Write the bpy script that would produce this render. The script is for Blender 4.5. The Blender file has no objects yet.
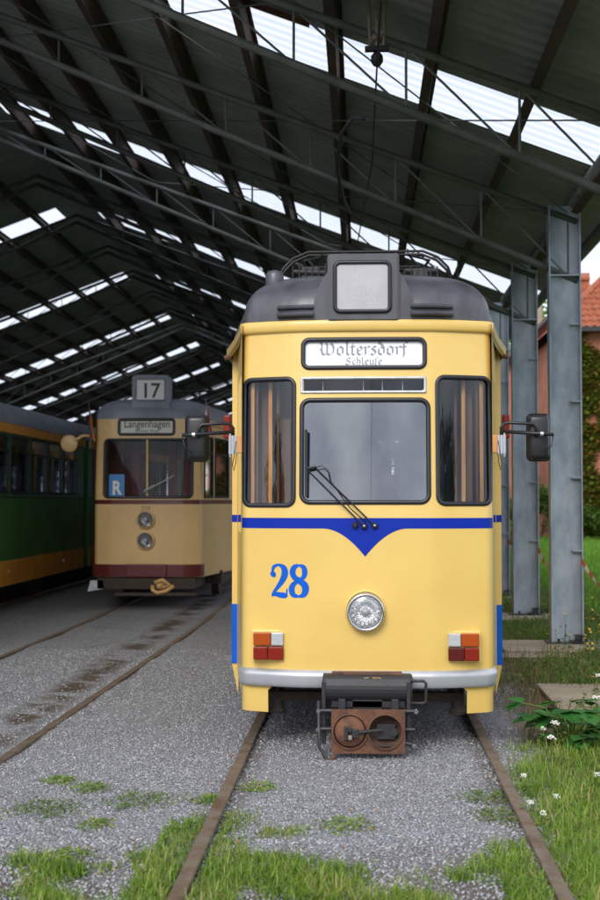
import bpy, bmesh, math, random
import numpy as np
from mathutils import Vector, noise, Matrix
random.seed(7); rng = np.random.default_rng(7)
PI = math.pi
scene = bpy.context.scene
COL = scene.collection

# ------------------------------------------------------------------ materials
def mat(name, color, rough=0.6, metal=0.0, spec=0.5, bump=0.0, bscale=30.0, var=0.0, vscale=4.0, var_color=None, coat=0.0, stretch=(1,1,1)):
    m = bpy.data.materials.new(name); m.use_nodes = True
    nt = m.node_tree; b = nt.nodes['Principled BSDF']
    b.inputs['Base Color'].default_value = (*color, 1)
    b.inputs['Roughness'].default_value = rough
    b.inputs['Metallic'].default_value = metal
    b.inputs['Specular IOR Level'].default_value = spec
    b.inputs['Coat Weight'].default_value = coat
    b.inputs['Coat Roughness'].default_value = 0.12
    tc = nt.nodes.new('ShaderNodeTexCoord'); mp = nt.nodes.new('ShaderNodeMapping')
    mp.inputs['Scale'].default_value = stretch
    nt.links.new(tc.outputs['Object'], mp.inputs['Vector'])
    if var > 0:
        n = nt.nodes.new('ShaderNodeTexNoise'); n.inputs['Scale'].default_value = vscale
        n.inputs['Detail'].default_value = 8; n.inputs['Roughness'].default_value = 0.62
        nt.links.new(mp.outputs[0], n.inputs['Vector'])
        r = nt.nodes.new('ShaderNodeValToRGB')
        r.color_ramp.elements[0].position = 0.38; r.color_ramp.elements[1].position = 0.68
        vc = var_color if var_color else tuple(c * (1 - var) for c in color)
        r.color_ramp.elements[0].color = (*color, 1); r.color_ramp.elements[1].color = (*vc, 1)
        nt.links.new(n.outputs['Fac'], r.inputs['Fac']); nt.links.new(r.outputs['Color'], b.inputs['Base Color'])
        rr = nt.nodes.new('ShaderNodeMapRange'); rr.inputs['To Min'].default_value = max(0, rough - .08); rr.inputs['To Max'].default_value = min(1, rough + .2)
        nt.links.new(n.outputs['Fac'], rr.inputs['Value']); nt.links.new(rr.outputs[0], b.inputs['Roughness'])
    if bump > 0:
        n2 = nt.nodes.new('ShaderNodeTexNoise'); n2.inputs['Scale'].default_value = bscale; n2.inputs['Detail'].default_value = 5
        nt.links.new(mp.outputs[0], n2.inputs['Vector'])
        bp = nt.nodes.new('ShaderNodeBump'); bp.inputs['Strength'].default_value = bump; bp.inputs['Distance'].default_value = 0.01
        nt.links.new(n2.outputs['Fac'], bp.inputs['Height']); nt.links.new(bp.outputs[0], b.inputs['Normal'])
    return m

def glass(name, tint=(.6,.62,.65), refl=0.10, trans=0.8, rough=0.02):
    m = bpy.data.materials.new(name); m.use_nodes = True
    nt = m.node_tree; nt.nodes.clear()
    out = nt.nodes.new('ShaderNodeOutputMaterial')
    g = nt.nodes.new('ShaderNodeBsdfGlossy'); g.inputs['Roughness'].default_value = rough; g.inputs['Color'].default_value = (.84,.91,1,1)
    t = nt.nodes.new('ShaderNodeBsdfTransparent'); t.inputs['Color'].default_value = (*[c*trans for c in tint],1)
    mx = nt.nodes.new('ShaderNodeMixShader'); lw = nt.nodes.new('ShaderNodeLayerWeight'); lw.inputs['Blend'].default_value = 0.25
    mr = nt.nodes.new('ShaderNodeMapRange'); mr.inputs['To Min'].default_value = refl; mr.inputs['To Max'].default_value = 0.95
    nt.links.new(lw.outputs['Fresnel'], mr.inputs['Value']); nt.links.new(mr.outputs[0], mx.inputs['Fac'])
    nt.links.new(t.outputs[0], mx.inputs[1]); nt.links.new(g.outputs[0], mx.inputs[2]); nt.links.new(mx.outputs[0], out.inputs['Surface'])
    return m

M = {}
M['yellow'] = mat('yellow_paint', (.735,.515,.145), .3, spec=.5, var=.12, vscale=1.3, var_color=(.67,.45,.12), coat=.35, bump=.025, bscale=7)
M['blue'] = mat('blue_paint', (.003,.024,.33), .4, spec=.2)
M['lightblue'] = mat('bright_blue_paint', (.002,.105,.58), .42, spec=.2, var=.15, vscale=8)
M['silver'] = mat('silver_paint', (.50,.52,.56), .32, metal=.45, var=.15, vscale=6, bump=.04, bscale=12)
M['rubber'] = mat('black_rubber', (.012,.014,.02), .4)
M['roofgrey'] = mat('weathered_roof_grey', (.085,.088,.108), .32, var=.5, vscale=5, var_color=(.04,.04,.05), bump=.12, bscale=25, stretch=(1,1,.35))
M['darkmetal'] = mat('dark_grey_metal', (.030,.032,.040), .42, metal=.3, var=.3, vscale=14, var_color=(.035,.03,.028), bump=.12)
M['under'] = mat('grimy_underframe', (.035,.03,.027), .8, var=.5, vscale=8, var_color=(.07,.05,.035), bump=.3)
M['rust'] = mat('rusty_steel', (.16,.068,.034), .78, var=.5, vscale=11, var_color=(.055,.03,.022), bump=.4, bscale=50)
M['funnel'] = mat('grimy_rust', (.10,.055,.035), .8, var=.6, vscale=14, var_color=(.05,.035,.028), bump=.4)
M['rail'] = mat('rail_steel', (.23,.185,.145), .45, metal=.4, var=.5, vscale=7, var_color=(.14,.085,.05), bump=.4, bscale=40)
M['chrome'] = mat('chrome', (.65,.66,.66), .15, metal=1.0, var=.3, vscale=8)
M['reflector'] = mat('lamp_reflector', (.8,.8,.8), .18, metal=.9, bump=.5, bscale=30)
M['alu'] = mat('aluminium_frame', (.55,.58,.60), .35, metal=.6, var=.3, vscale=20)
M['amber'] = mat('amber_lens', (.36,.06,.006), .3, spec=.25, coat=.1, bump=.2, bscale=120)
M['redlens'] = mat('red_lens', (.20,.012,.005), .3, spec=.25, coat=.1, bump=.2, bscale=120)
M['darkred'] = mat('dark_red_lens', (.085,.008,.006), .3, spec=.25, coat=.1, bump=.2, bscale=120)
M['clearlens'] = mat('clear_lens', (.42,.44,.46), .15, coat=.6, bump=.4, bscale=100)
M['signwhite'] = mat('sign_panel_white', (.82,.84,.90), .35, coat=.8)
M['signgrey'] = mat('blank_panel_grey', (.42,.42,.45), .3, coat=.8, var=.15, vscale=6)
M['drop'] = mat('water_drop', (.8,.8,.85), .08, coat=1)
M['signtext'] = mat('faded_grey_lettering', (.24,.26,.31), .5)
M['black'] = mat('black_lettering', (.02,.02,.022), .5)
M['wood'] = mat('light_wood', (.60,.30,.09), .45, var=.4, vscale=5, var_color=(.42,.18,.05), stretch=(6,6,.6))
M['brownwood'] = mat('brown_wood', (.13,.055,.02), .5, var=.4, vscale=5, stretch=(6,6,.6))
M['curtain'] = mat('grey_curtain', (.05,.055,.07), .9)
M['interior'] = mat('dark_interior', (.05,.05,.055), .8)
M['seat'] = mat('seat_fabric', (.10,.03,.03), .8)
M['glass_front'] = glass('windscreen_glass', tint=(.8,.85,.9), refl=.20, trans=.8)
M['glass_side'] = glass('side_glass', tint=(.95,.95,.95), refl=.035, trans=1.0)
M['glass_dark'] = glass('tram_window_glass', refl=.05, trans=.8)
M['beige'] = mat('beige_paint', (.70,.475,.215), .38, var=.15, vscale=1.5, coat=.2, bump=.03, bscale=8)
M['maroon'] = mat('maroon_paint', (.10,.012,.014), .35, coat=.3)
M['green'] = mat('dark_green_paint', (.035,.17,.045), .32, var=.15, vscale=2, coat=.3)
M['orange'] = mat('orange_paint', (.70,.30,.035), .4, var=.15, vscale=2)
M['roof2'] = mat('blue_grey_roof', (.22,.25,.31), .45, var=.3, vscale=3)
M['galv'] = mat('galvanised_steel', (.42,.48,.55), .5, metal=.2, var=.5, vscale=3.4, var_color=(.20,.25,.31), bump=.06, bscale=60, stretch=(1,1,.5))
M['truss'] = mat('grey_green_steel', (.15,.165,.155), .55, metal=.2, var=.4, vscale=4)
M['purlin'] = mat('rusty_dark_beam', (.05,.038,.030), .75, var=.6, vscale=2.5, var_color=(.10,.06,.04))
M['sheet'] = mat('roof_sheet', (.30,.34,.30), .6, var=.25, vscale=1.2)
M['concrete'] = mat('old_concrete', (.36,.30,.235), .9, var=.4, vscale=3, var_color=(.24,.21,.16), bump=.4, bscale=30)
M['facade'] = mat('old_pink_facade', (.44,.18,.115), .9, var=.5, vscale=1.2, var_color=(.32,.12,.07), bump=.3)
M['tile'] = mat('red_roof_tile', (.40,.12,.055), .8, var=.5, vscale=5, var_color=(.22,.07,.04), bump=.2)
M['woodpost'] = mat('brown_post', (.10,.05,.03), .8)
M['wallsheet'] = mat('added_wall_boards', (.08,.085,.08), .8, var=.3)
M['mirrorblack'] = mat('black_plastic', (.012,.013,.016), .35, bump=.05, bscale=80)
M['mirror'] = mat('mirror_glass', (.8,.8,.8), .02, metal=1)
M['bark'] = mat('bark', (.09,.065,.045), .9, bump=.5)
M['tapered'] = mat('tape_red', (.62,.06,.03), .5); M['tapewhite'] = mat('tape_white', (.75,.75,.75), .5)
M['white'] = mat('white_paint', (.75,.75,.73), .5)
M['petal_w'] = mat('white_petals', (.78,.78,.74), .6); M['petal_y'] = mat('yellow_petals', (.75,.50,.02), .6)
M['brass'] = mat('coupler_ochre', (.55,.33,.12), .45)
M['wire'] = mat('copper_wire', (.03,.03,.028), .5, metal=.5)
M['porcelain'] = mat('insulator_grey', (.28,.24,.2), .3, var=.4, vscale=30)
M['flagred'] = mat('flag_red', (.4,.02,.025), .8); M['flaggold'] = mat('flag_gold', (.5,.25,.02), .8)
M['rsign'] = mat('blue_sign', (.05,.22,.55), .5)

def leafmat(name, a, b, c=None, tr=.35):
    m = bpy.data.materials.new(name); m.use_nodes = True; nt = m.node_tree
    p = nt.nodes['Principled BSDF']; p.inputs['Roughness'].default_value = .55; p.inputs['Specular IOR Level'].default_value = .3
    g = nt.nodes.new('ShaderNodeNewGeometry')
    n = nt.nodes.new('ShaderNodeTexNoise'); n.inputs['Scale'].default_value = 3.0; n.inputs['Detail'].default_value = 3
    nt.links.new(g.outputs['Position'], n.inputs['Vector'])
    add = nt.nodes.new('ShaderNodeMath'); add.operation = 'ADD'
    s1 = nt.nodes.new('ShaderNodeMath'); s1.operation = 'MULTIPLY'; s1.inputs[1].default_value = .55
    nt.links.new(g.outputs['Random Per Island'], s1.inputs[0])
    s2 = nt.nodes.new('ShaderNodeMath'); s2.operation = 'MULTIPLY'; s2.inputs[1].default_value = .6
    nt.links.new(n.outputs['Fac'], s2.inputs[0]); nt.links.new(s1.outputs[0], add.inputs[0]); nt.links.new(s2.outputs[0], add.inputs[1])
    r = nt.nodes.new('ShaderNodeValToRGB'); r.color_ramp.elements[0].color = (*a,1); r.color_ramp.elements[1].color = (*b,1)
    r.color_ramp.elements[0].position = .2; r.color_ramp.elements[1].position = .75
    if c: e = r.color_ramp.elements.new(.85); e.color = (*c,1)
    nt.links.new(add.outputs[0], r.inputs['Fac']); nt.links.new(r.outputs[0], p.inputs['Base Color'])
    t = nt.nodes.new('ShaderNodeBsdfTranslucent'); nt.links.new(r.outputs[0], t.inputs['Color'])
    mx = nt.nodes.new('ShaderNodeMixShader'); mx.inputs[0].default_value = tr
    out = nt.nodes['Material Output']
    nt.links.new(p.outputs[0], mx.inputs[1]); nt.links.new(t.outputs[0], mx.inputs[2]); nt.links.new(mx.outputs[0], out.inputs['Surface'])
    return m
M['grass'] = leafmat('grass_blades', (.06,.15,.015), (.24,.36,.045), (.42,.38,.15))
M['lawn'] = leafmat('lawn_blades', (.07,.20,.018), (.19,.38,.04))
M['weed'] = leafmat('weed_leaves', (.05,.12,.02), (.16,.25,.05), (.25,.2,.08))
M['drygrass'] = leafmat('dry_stalks', (.10,.11,.03), (.26,.19,.09))
M['bramble'] = leafmat('bramble_leaves', (.02,.10,.02), (.05,.20,.035))
M['tree'] = leafmat('tree_leaves', (.025,.07,.012), (.09,.17,.025))
M['ivy'] = leafmat('ivy_leaves', (.05,.12,.015), (.19,.21,.02), (.30,.10,.03))

def skylight_mat():
    m = bpy.data.materials.new('translucent_panel'); m.use_nodes = True; nt = m.node_tree; nt.nodes.clear()
    out = nt.nodes.new('ShaderNodeOutputMaterial'); t = nt.nodes.new('ShaderNodeBsdfTranslucent'); t.inputs['Color'].default_value = (.86,.9,.95,1)
    tp = nt.nodes.new('ShaderNodeBsdfTransparent'); tp.inputs['Color'].default_value = (.9,.94,1,1)
    mx = nt.nodes.new('ShaderNodeMixShader'); mx.inputs[0].default_value = .12
    nt.links.new(t.outputs[0], mx.inputs[1]); nt.links.new(tp.outputs[0], mx.inputs[2]); nt.links.new(mx.outputs[0], out.inputs['Surface'])
    return m
M['skylight'] = skylight_mat()

# ------------------------------------------------------------------ object helpers
def link(name, me, m, parent=None):
    o = bpy.data.objects.new(name, me); COL.objects.link(o)
    if m is not None: me.materials.append(m)
    if parent: o.parent = parent
    return o
def obj(name, bm, m, parent=None, smooth=False, recalc=True):
    if recalc: bmesh.ops.recalc_face_normals(bm, faces=bm.faces)
    me = bpy.data.meshes.new(name); bm.to_mesh(me); bm.free()
    if smooth: me.shade_smooth()
    return link(name, me, m, parent)
def thing(name, label, cat, loc=(0,0,0), rz=0, group=None):
    o = bpy.data.objects.new(name, None); COL.objects.link(o); o.location = loc; o.rotation_euler = (0,0,rz)
    o.empty_display_size = .1
    return tag(o, label, cat, group)
def tag(o, label, cat, group=None, kind=None):
    if label: o['label'] = label
    if cat: o['category'] = cat
    if group: o['group'] = group
    if kind: o['kind'] = kind
    return o
def copy_tree(o, parent=None):
    c = o.copy(); COL.objects.link(c)
    if parent: c.parent = parent
    for ch in o.children: copy_tree(ch, c)
    return c
def nb(): return bmesh.new()
def box(bm, x0,x1,y0,y1,z0,z1, bev=0, seg=2):
    vs = [bm.verts.new(p) for p in [(x0,y0,z0),(x1,y0,z0),(x1,y1,z0),(x0,y1,z0),(x0,y0,z1),(x1,y0,z1),(x1,y1,z1),(x0,y1,z1)]]
    fs = [bm.faces.new([vs[i] for i in f]) for f in [(0,3,2,1),(4,5,6,7),(0,1,5,4),(1,2,6,5),(2,3,7,6),(3,0,4,7)]]
    if bev:
        es = set(e for f in fs for e in f.edges)
        bmesh.ops.bevel(bm, geom=list(es), offset=bev, segments=seg, affect='EDGES', profile=.5)
    return bm
def tube(bm, pts, r, n=8, cap=True):
    pts = [Vector(p) for p in pts]; rings = []
    up = None
    for i, p in enumerate(pts):
        d = (pts[min(i+1,len(pts)-1)] - pts[max(i-1,0)]).normalized()
        if up is None:
            up = Vector((0,0,1)) if abs(d.z) < .9 else Vector((1,0,0))
        a = d.cross(up)
        if a.length < 1e-4: a = d.cross(Vector((0,1,0)))
        a.normalize(); b = a.cross(d).normalized(); up = b
        rr = r[i] if isinstance(r,(list,tuple)) else r
        rings.append([bm.verts.new(p + a*math.cos(2*PI*k/n)*rr + b*math.sin(2*PI*k/n)*rr) for k in range(n)])
    for A,B in zip(rings, rings[1:]):
        for k in range(n): bm.faces.new([A[k],A[(k+1)%n],B[(k+1)%n],B[k]])
    if cap:
        bm.faces.new(rings[0][::-1]); bm.faces.new(rings[-1])
    return bm
def lathe(bm, prof, c, axis='y', n=32, caps=(True,True)):
    # prof: list of (r, h); axis direction of h
    rings = []
    for r,h in prof:
        ring = []
        for k in range(n):
            a = 2*PI*k/n; u,v = r*math.cos(a), r*math.sin(a)
            p = {'y':(c[0]+u, c[1]+h, c[2]+v), 'z':(c[0]+u,c[1]+v,c[2]+h), 'x':(c[0]+h,c[1]+u,c[2]+v)}[axis]
            ring.append(bm.verts.new(p))
        rings.append(ring)
    for A,B in zip(rings, rings[1:]):
        for k in range(n): bm.faces.new([A[k],A[(k+1)%n],B[(k+1)%n],B[k]])
    if caps[0]: bm.faces.new(rings[0])
    if caps[1]: bm.faces.new(rings[-1])
    return bm
def prism(bm, poly, y0, y1):
    A = [bm.verts.new((x,y0,z)) for x,z in poly]; B = [bm.verts.new((x,y1,z)) for x,z in poly]
    bm.faces.new(A); bm.faces.new(B[::-1]); n = len(poly)
    for k in range(n): bm.faces.new([A[k],B[k],B[(k+1)%n],A[(k+1)%n]])
    return bm
def rr_pts(x0,x1,z0,z1,r,n=8):
    pts = []
    for cx,cz,a0 in [(x1-r,z1-r,0),(x0+r,z1-r,PI/2),(x0+r,z0+r,PI),(x1-r,z0+r,1.5*PI)]:
        for k in range(n+1):
            a = a0 + PI/2*k/n; pts.append((cx+r*math.cos(a), cz+r*math.sin(a)))
    return pts
def densify(pts, step=.04):
    out = []
    for i in range(len(pts)):
        a, b = pts[i], pts[(i+1)%len(pts)]
        d = math.hypot(b[0]-a[0], b[1]-a[1]); k = max(1,int(d/step))
        for j in range(k): out.append((a[0]+(b[0]-a[0])*j/k, a[1]+(b[1]-a[1])*j/k))
    return out
def in_rr(x,z,R):
    x0,x1,z0,z1,r = R
    if x<x0 or x>x1 or z<z0 or z>z1: return False
    dx = max(x0+r-x, x-(x1-r), 0); dz = max(z0+r-z, z-(z1-r), 0)
    return dx*dx+dz*dz <= r*r or (dx==0 or dz==0)
def mesh_np(name, verts, faces_flat, sizes, m, parent=None, smooth=False):
    me = bpy.data.meshes.new(name)
    me.vertices.add(len(verts)); me.vertices.foreach_set('co', np.asarray(verts,np.float32).ravel())
    me.loops.add(len(faces_flat)); me.loops.foreach_set('vertex_index', np.asarray(faces_flat,np.int32))
    starts = np.concatenate([[0],np.cumsum(sizes)[:-1]]).astype(np.int32)
    me.polygons.add(len(sizes)); me.polygons.foreach_set('loop_start', starts)
    me.update(calc_edges=True); me.validate()
    if smooth: me.shade_smooth()
    return link(name, me, m, parent)

# surface of a tram front: y depends on x (plan) and z (lean)
class Surf:
    def __init__(s, W, cr, bow, rec, lean0=1.45, lean=.09, flat=.40):
        s.W, s.cr, s.bow, s.rec, s.l0, s.lean, s.flat = W, cr, bow, rec, lean0, lean, flat
    def y(s, x):
        a = abs(x); v = s.bow*min(a/s.flat,1)**2
        if a > s.flat:
            t = (a-s.flat)/(s.W-s.flat); v += s.rec*t**1.35
        c = (a-(s.W-s.cr))/s.cr
        if c > 0: v += s.cr*1.3*(1-math.sqrt(max(0,1-min(c,1)**2)))
        return v
    def yz(s, z):
        v = 0
        if z > s.l0: v += (z-s.l0)*s.lean
        if z < .75: v += (.75-z)**2*.15
        return v
    def P(s, x, z, off=0): return (x, s.y(x)+s.yz(z)-off, z)
def xs_for(S, step):
    f = S.W-S.cr; n = int(f/step); xs = [f*i/n for i in range(n+1)]
    xs += [f+S.cr*math.sin(PI/2*k/8) for k in range(1,9)]
    return [-x for x in xs[:0:-1]] + xs
def front_shell(name, S, z0, z1, holes, keep, m, parent, step=.01):
    xs = xs_for(S, step); zs = list(np.linspace(z0, z1, int((z1-z0)/step)+1))
    bm = nb(); V = {}
    def v(i,j):
        if (i,j) not in V: V[(i,j)] = bm.verts.new(S.P(xs[i], zs[j]))
        return V[(i,j)]
    for i in range(len(xs)-1):
        xm = (xs[i]+xs[i+1])/2
        for j in range(len(zs)-1):
            zm = (zs[j]+zs[j+1])/2
            if any(in_rr(xm,zm,h) for h in holes) or not keep(xm,zm): continue
            bm.faces.new([v(i,j),v(i+1,j),v(i+1,j+1),v(i,j+1)])
    return obj(name, bm, m, parent, smooth=True, recalc=False)
def ring(name, S, R, wo, wi, front, back, m, parent):
    x0,x1,z0,z1,r = R; bm = nb()
    def loop(d):
        return rr_pts(x0-d,x1+d,z0-d,z1+d,max(r+d,.004),6)
    O, I = loop(wo), loop(-wi); Mo, Mi = loop(wo*.55), loop(-wi*.55)
    def dens(L):
        out=[]
        for i in range(len(L)):
            a,b=L[i],L[(i+1)%len(L)]
            k = 10 if i%7==6 else 1
            for j in range(k): out.append((a[0]+(b[0]-a[0])*j/k, a[1]+(b[1]-a[1])*j/k))
        return out
    rings = [[S.P(x,z,-back) for x,z in dens(O)],[S.P(x,z,front*.5) for x,z in dens(O)],[S.P(x,z,front) for x,z in dens(Mo)],[S.P(x,z,front) for x,z in dens(Mi)],[S.P(x,z,front*.4) for x,z in dens(I)],[S.P(x,z,-back) for x,z in dens(I)]]
    VV = [[bm.verts.new(p) for p in L] for L in rings]; n = len(VV[0])
    for A,B in zip(VV, VV[1:]+VV[:1]):
        for k in range(n): bm.faces.new([A[k],A[(k+1)%n],B[(k+1)%n],B[k]])
    return obj(name, bm, m, parent, smooth=True)
def pane(name, S, R, off, m, parent, nx=10, nz=24):
    x0,x1,z0,z1,r = R; bm = nb(); rows = []
    zs = sorted(set([z0+(z1-z0)*j/nz for j in range(nz+1)] + [z0+r*(1-math.cos(PI/2*k/6)) for k in range(7)] + [z1-r*(1-math.cos(PI/2*k/6)) for k in range(7)]))
    for z in zs:
        dz = max(z0+r-z, z-(z1-r), 0); ins = r-math.sqrt(max(0,r*r-dz*dz))
        rows.append([bm.verts.new(S.P(x0+ins+(x1-x0-2*ins)*i/nx, z, off)) for i in range(nx+1)])
    for A,B in zip(rows, rows[1:]):
        for i in range(nx): bm.faces.new([A[i],A[i+1],B[i+1],B[i]])
    return obj(name, bm, m, parent, smooth=True, recalc=False)
def band(name, S, xs, zt, zb, off, m, parent):
    bm = nb(); T=[]; B=[]; Md=[]
    for x in xs:
        T.append(bm.verts.new(S.P(x,zt(x),off))); B.append(bm.verts.new(S.P(x,zb(x),off)))
    for i in range(len(xs)-1): bm.faces.new([B[i],B[i+1],T[i+1],T[i]])
    return obj(name, bm, m, parent, smooth=True, recalc=False)
def ribbon(bm, pts, widths, P, off):
    """variable width stroke in (x,z), mapped by P"""
    pts = [Vector((p[0],p[1])) for p in pts]; L=[];R=[]
    for i,p in enumerate(pts):
        d = (pts[min(i+1,len(pts)-1)]-pts[max(i-1,0)]).normalized(); nrm = Vector((-d.y,d.x)); w = widths[i]/2
        a = p+nrm*w; b = p-nrm*w
        L.append(bm.verts.new(P(a.x,a.y,off))); R.append(bm.verts.new(P(b.x,b.y,off)))
    for i in range(len(pts)-1): bm.faces.new([L[i],R[i],R[i+1],L[i+1]])
def smooth_curve(ctrl, n=10):
    """Catmull-Rom through (x,z,w)"""
    c = [ctrl[0]]+list(ctrl)+[ctrl[-1]]; out=[]
    for i in range(1,len(c)-2):
        p0,p1,p2,p3 = [np.array(q,float) for q in c[i-1:i+3]]
        for j in range(n):
            t=j/n; out.append(.5*((2*p1)+(-p0+p2)*t+(2*p0-5*p1+4*p2-p3)*t*t+(-p0+3*p1-3*p2+p3)*t**3))
    out.append(np.array(ctrl[-1],float)); return [tuple(o) for o in out]
def nib(bm, strokes, P, off, ox, oz, sx, sz, w, ang=math.radians(42)):
    dx, dz = w*math.cos(ang)/2, w*math.sin(ang)/2; k = 0
    for st in strokes:
        for a,b in zip(st, st[1:]):
            k += 1; o = off + k*1e-5
            ax,az,bx,bz = ox+a[0]*sx, oz+a[1]*sz, ox+b[0]*sx, oz+b[1]*sz
            vs = [bm.verts.new(P(x,z,o)) for x,z in [(ax-dx,az-dz),(ax+dx,az+dz),(bx+dx,bz+dz),(bx-dx,bz-dz)]]
            bm.faces.new(vs)
            t=w*.12
def text_mesh(s, size, name, m, parent, P, ox, oz, off, bold=0.0, width=None):
    cu = bpy.data.curves.new('t','FONT'); cu.body = s; cu.size = 1; cu.align_x='CENTER'; cu.offset = bold; cu.resolution_u = 4
    o = bpy.data.objects.new('t',cu); COL.objects.link(o)
    dg = bpy.context.evaluated_depsgraph_get(); me = bpy.data.meshes.new_from_object(o.evaluated_get(dg))
    bpy.data.objects.remove(o); bpy.data.curves.remove(cu)
    xs = [v.co.x for v in me.vertices]; k = size if width is None else width/(max(xs)-min(xs))
    for v in me.vertices: v.co = P(ox+v.co.x*k, oz+v.co.y*size, off)
    me.name = name; me.materials.clear()
    return link(name, me, m, parent)

def wall(bm, p0, p1, z0, z1, holes, th=0.0):
    """vertical wall from p0 to p1 (xy) with rectangular holes (s0,s1,za,zb) along its length"""
    L = math.hypot(p1[0]-p0[0], p1[1]-p0[1]); dx,dy = (p1[0]-p0[0])/L, (p1[1]-p0[1])/L
    ss = sorted(set([0,L]+[h[0] for h in holes]+[h[1] for h in holes])); zs = sorted(set([z0,z1]+[h[2] for h in holes]+[h[3] for h in holes]))
    for a,b in zip(ss,ss[1:]):
        for c,d in zip(zs,zs[1:]):
            sm,zm=(a+b)/2,(c+d)/2
            if any(h[0]<sm<h[1] and h[2]<zm<h[3] for h in holes): continue
            bm.faces.new([bm.verts.new((p0[0]+dx*s,p0[1]+dy*s,z)) for s,z in [(a,c),(b,c),(b,d),(a,d)]])
    return L,dx,dy
def roof_shell(name, outline, zE, h, yspine0, yspine1, m, parent, ex=.5, ez=.8, n=12):
    """outline: closed list of (x,y); dome over it"""
    bm = nb(); R=[]
    for k in range(n+1):
        a = PI/2*k/n; f = max(0,math.cos(a))**ex; z = zE + h*math.sin(a)**ez; row=[]
        for x,y in outline:
            sy = min(max(y,yspine0),yspine1)
            row.append(bm.verts.new((x*f, sy+(y-sy)*f, z)))
        R.append(row)
    N = len(outline)
    for A,B in zip(R,R[1:]):
        for i in range(N):
            try: bm.faces.new([A[i],A[(i+1)%N],B[(i+1)%N],B[i]])
            except ValueError: pass
    bmesh.ops.remove_doubles(bm, verts=bm.verts, dist=1e-4)
    return obj(name, bm, m, parent, smooth=True)

# ------------------------------------------------------------------ camera
cam = bpy.data.cameras.new('camera'); co = bpy.data.objects.new('camera', cam); COL.objects.link(co)
cam.sensor_fit = 'HORIZONTAL'; cam.sensor_width = 24; cam.lens = 52; cam.clip_end = 1500
co.location = (-.03, 0, 1.57); co.rotation_euler = (math.radians(92.2), 0, math.radians(2.73))
cam.dof.use_dof = True; cam.dof.focus_distance = 8.2; cam.dof.aperture_fstop = 3.2
scene.camera = co

# ------------------------------------------------------------------ light
w = bpy.data.worlds.new('World'); scene.world = w; w.use_nodes = True
nt = w.node_tree; bg = nt.nodes['Background']; bg.inputs['Strength'].default_value = .12
sky = nt.nodes.new('ShaderNodeTexSky'); sky.sky_type = 'NISHITA'; sky.sun_disc = False
SUN_EL, SUN_AZ = math.radians(36), math.radians(196)   # azimuth measured from +Y clockwise
sky.sun_elevation = SUN_EL; sky.sun_rotation = SUN_AZ; sky.dust_density = 3.0
tcw = nt.nodes.new('ShaderNodeTexCoord'); nz = nt.nodes.new('ShaderNodeTexNoise'); nz.inputs['Scale'].default_value = 4.0; nz.inputs['Detail'].default_value = 6
mpw = nt.nodes.new('ShaderNodeMapping'); mpw.inputs['Scale'].default_value = (1,1,2.2)
nt.links.new(tcw.outputs['Generated'], mpw.inputs['Vector']); nt.links.new(mpw.outputs[0], nz.inputs['Vector'])
rp = nt.nodes.new('ShaderNodeValToRGB'); rp.color_ramp.elements[0].position=.36; rp.color_ramp.elements[1].position=.66
rp.color_ramp.elements[0].color=(3.1,3.5,4.5,1); rp.color_ramp.elements[1].color=(10,10.1,10.4,1)
nt.links.new(nz.outputs['Fac'], rp.inputs['Fac'])
mxw = nt.nodes.new('ShaderNodeMix'); mxw.data_type='RGBA'; mxw.inputs[0].default_value = .88
nt.links.new(sky.outputs[0], mxw.inputs[6]); nt.links.new(rp.outputs[0], mxw.inputs[7]); nt.links.new(mxw.outputs[2], bg.inputs['Color'])
sl = bpy.data.lights.new('sun','SUN'); sl.energy = 1.4; sl.angle = math.radians(28); sl.color = (1,.96,.9)
so = bpy.data.objects.new('sun', sl); COL.objects.link(so)
sd = Vector((math.sin(SUN_AZ)*math.cos(SUN_EL), math.cos(SUN_AZ)*math.cos(SUN_EL), math.sin(SUN_EL)))
so.rotation_euler = (-sd).to_track_quat('-Z','Y').to_euler()
scene.render.engine = 'CYCLES'
scene.view_settings.view_transform = 'Standard'; scene.view_settings.look = 'None'; scene.view_settings.exposure = 0.75; scene.view_settings.gamma = 1
scene.view_settings.use_curve_mapping = False
scene.cycles.max_bounces = 8; scene.cycles.transparent_max_bounces = 12

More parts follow.
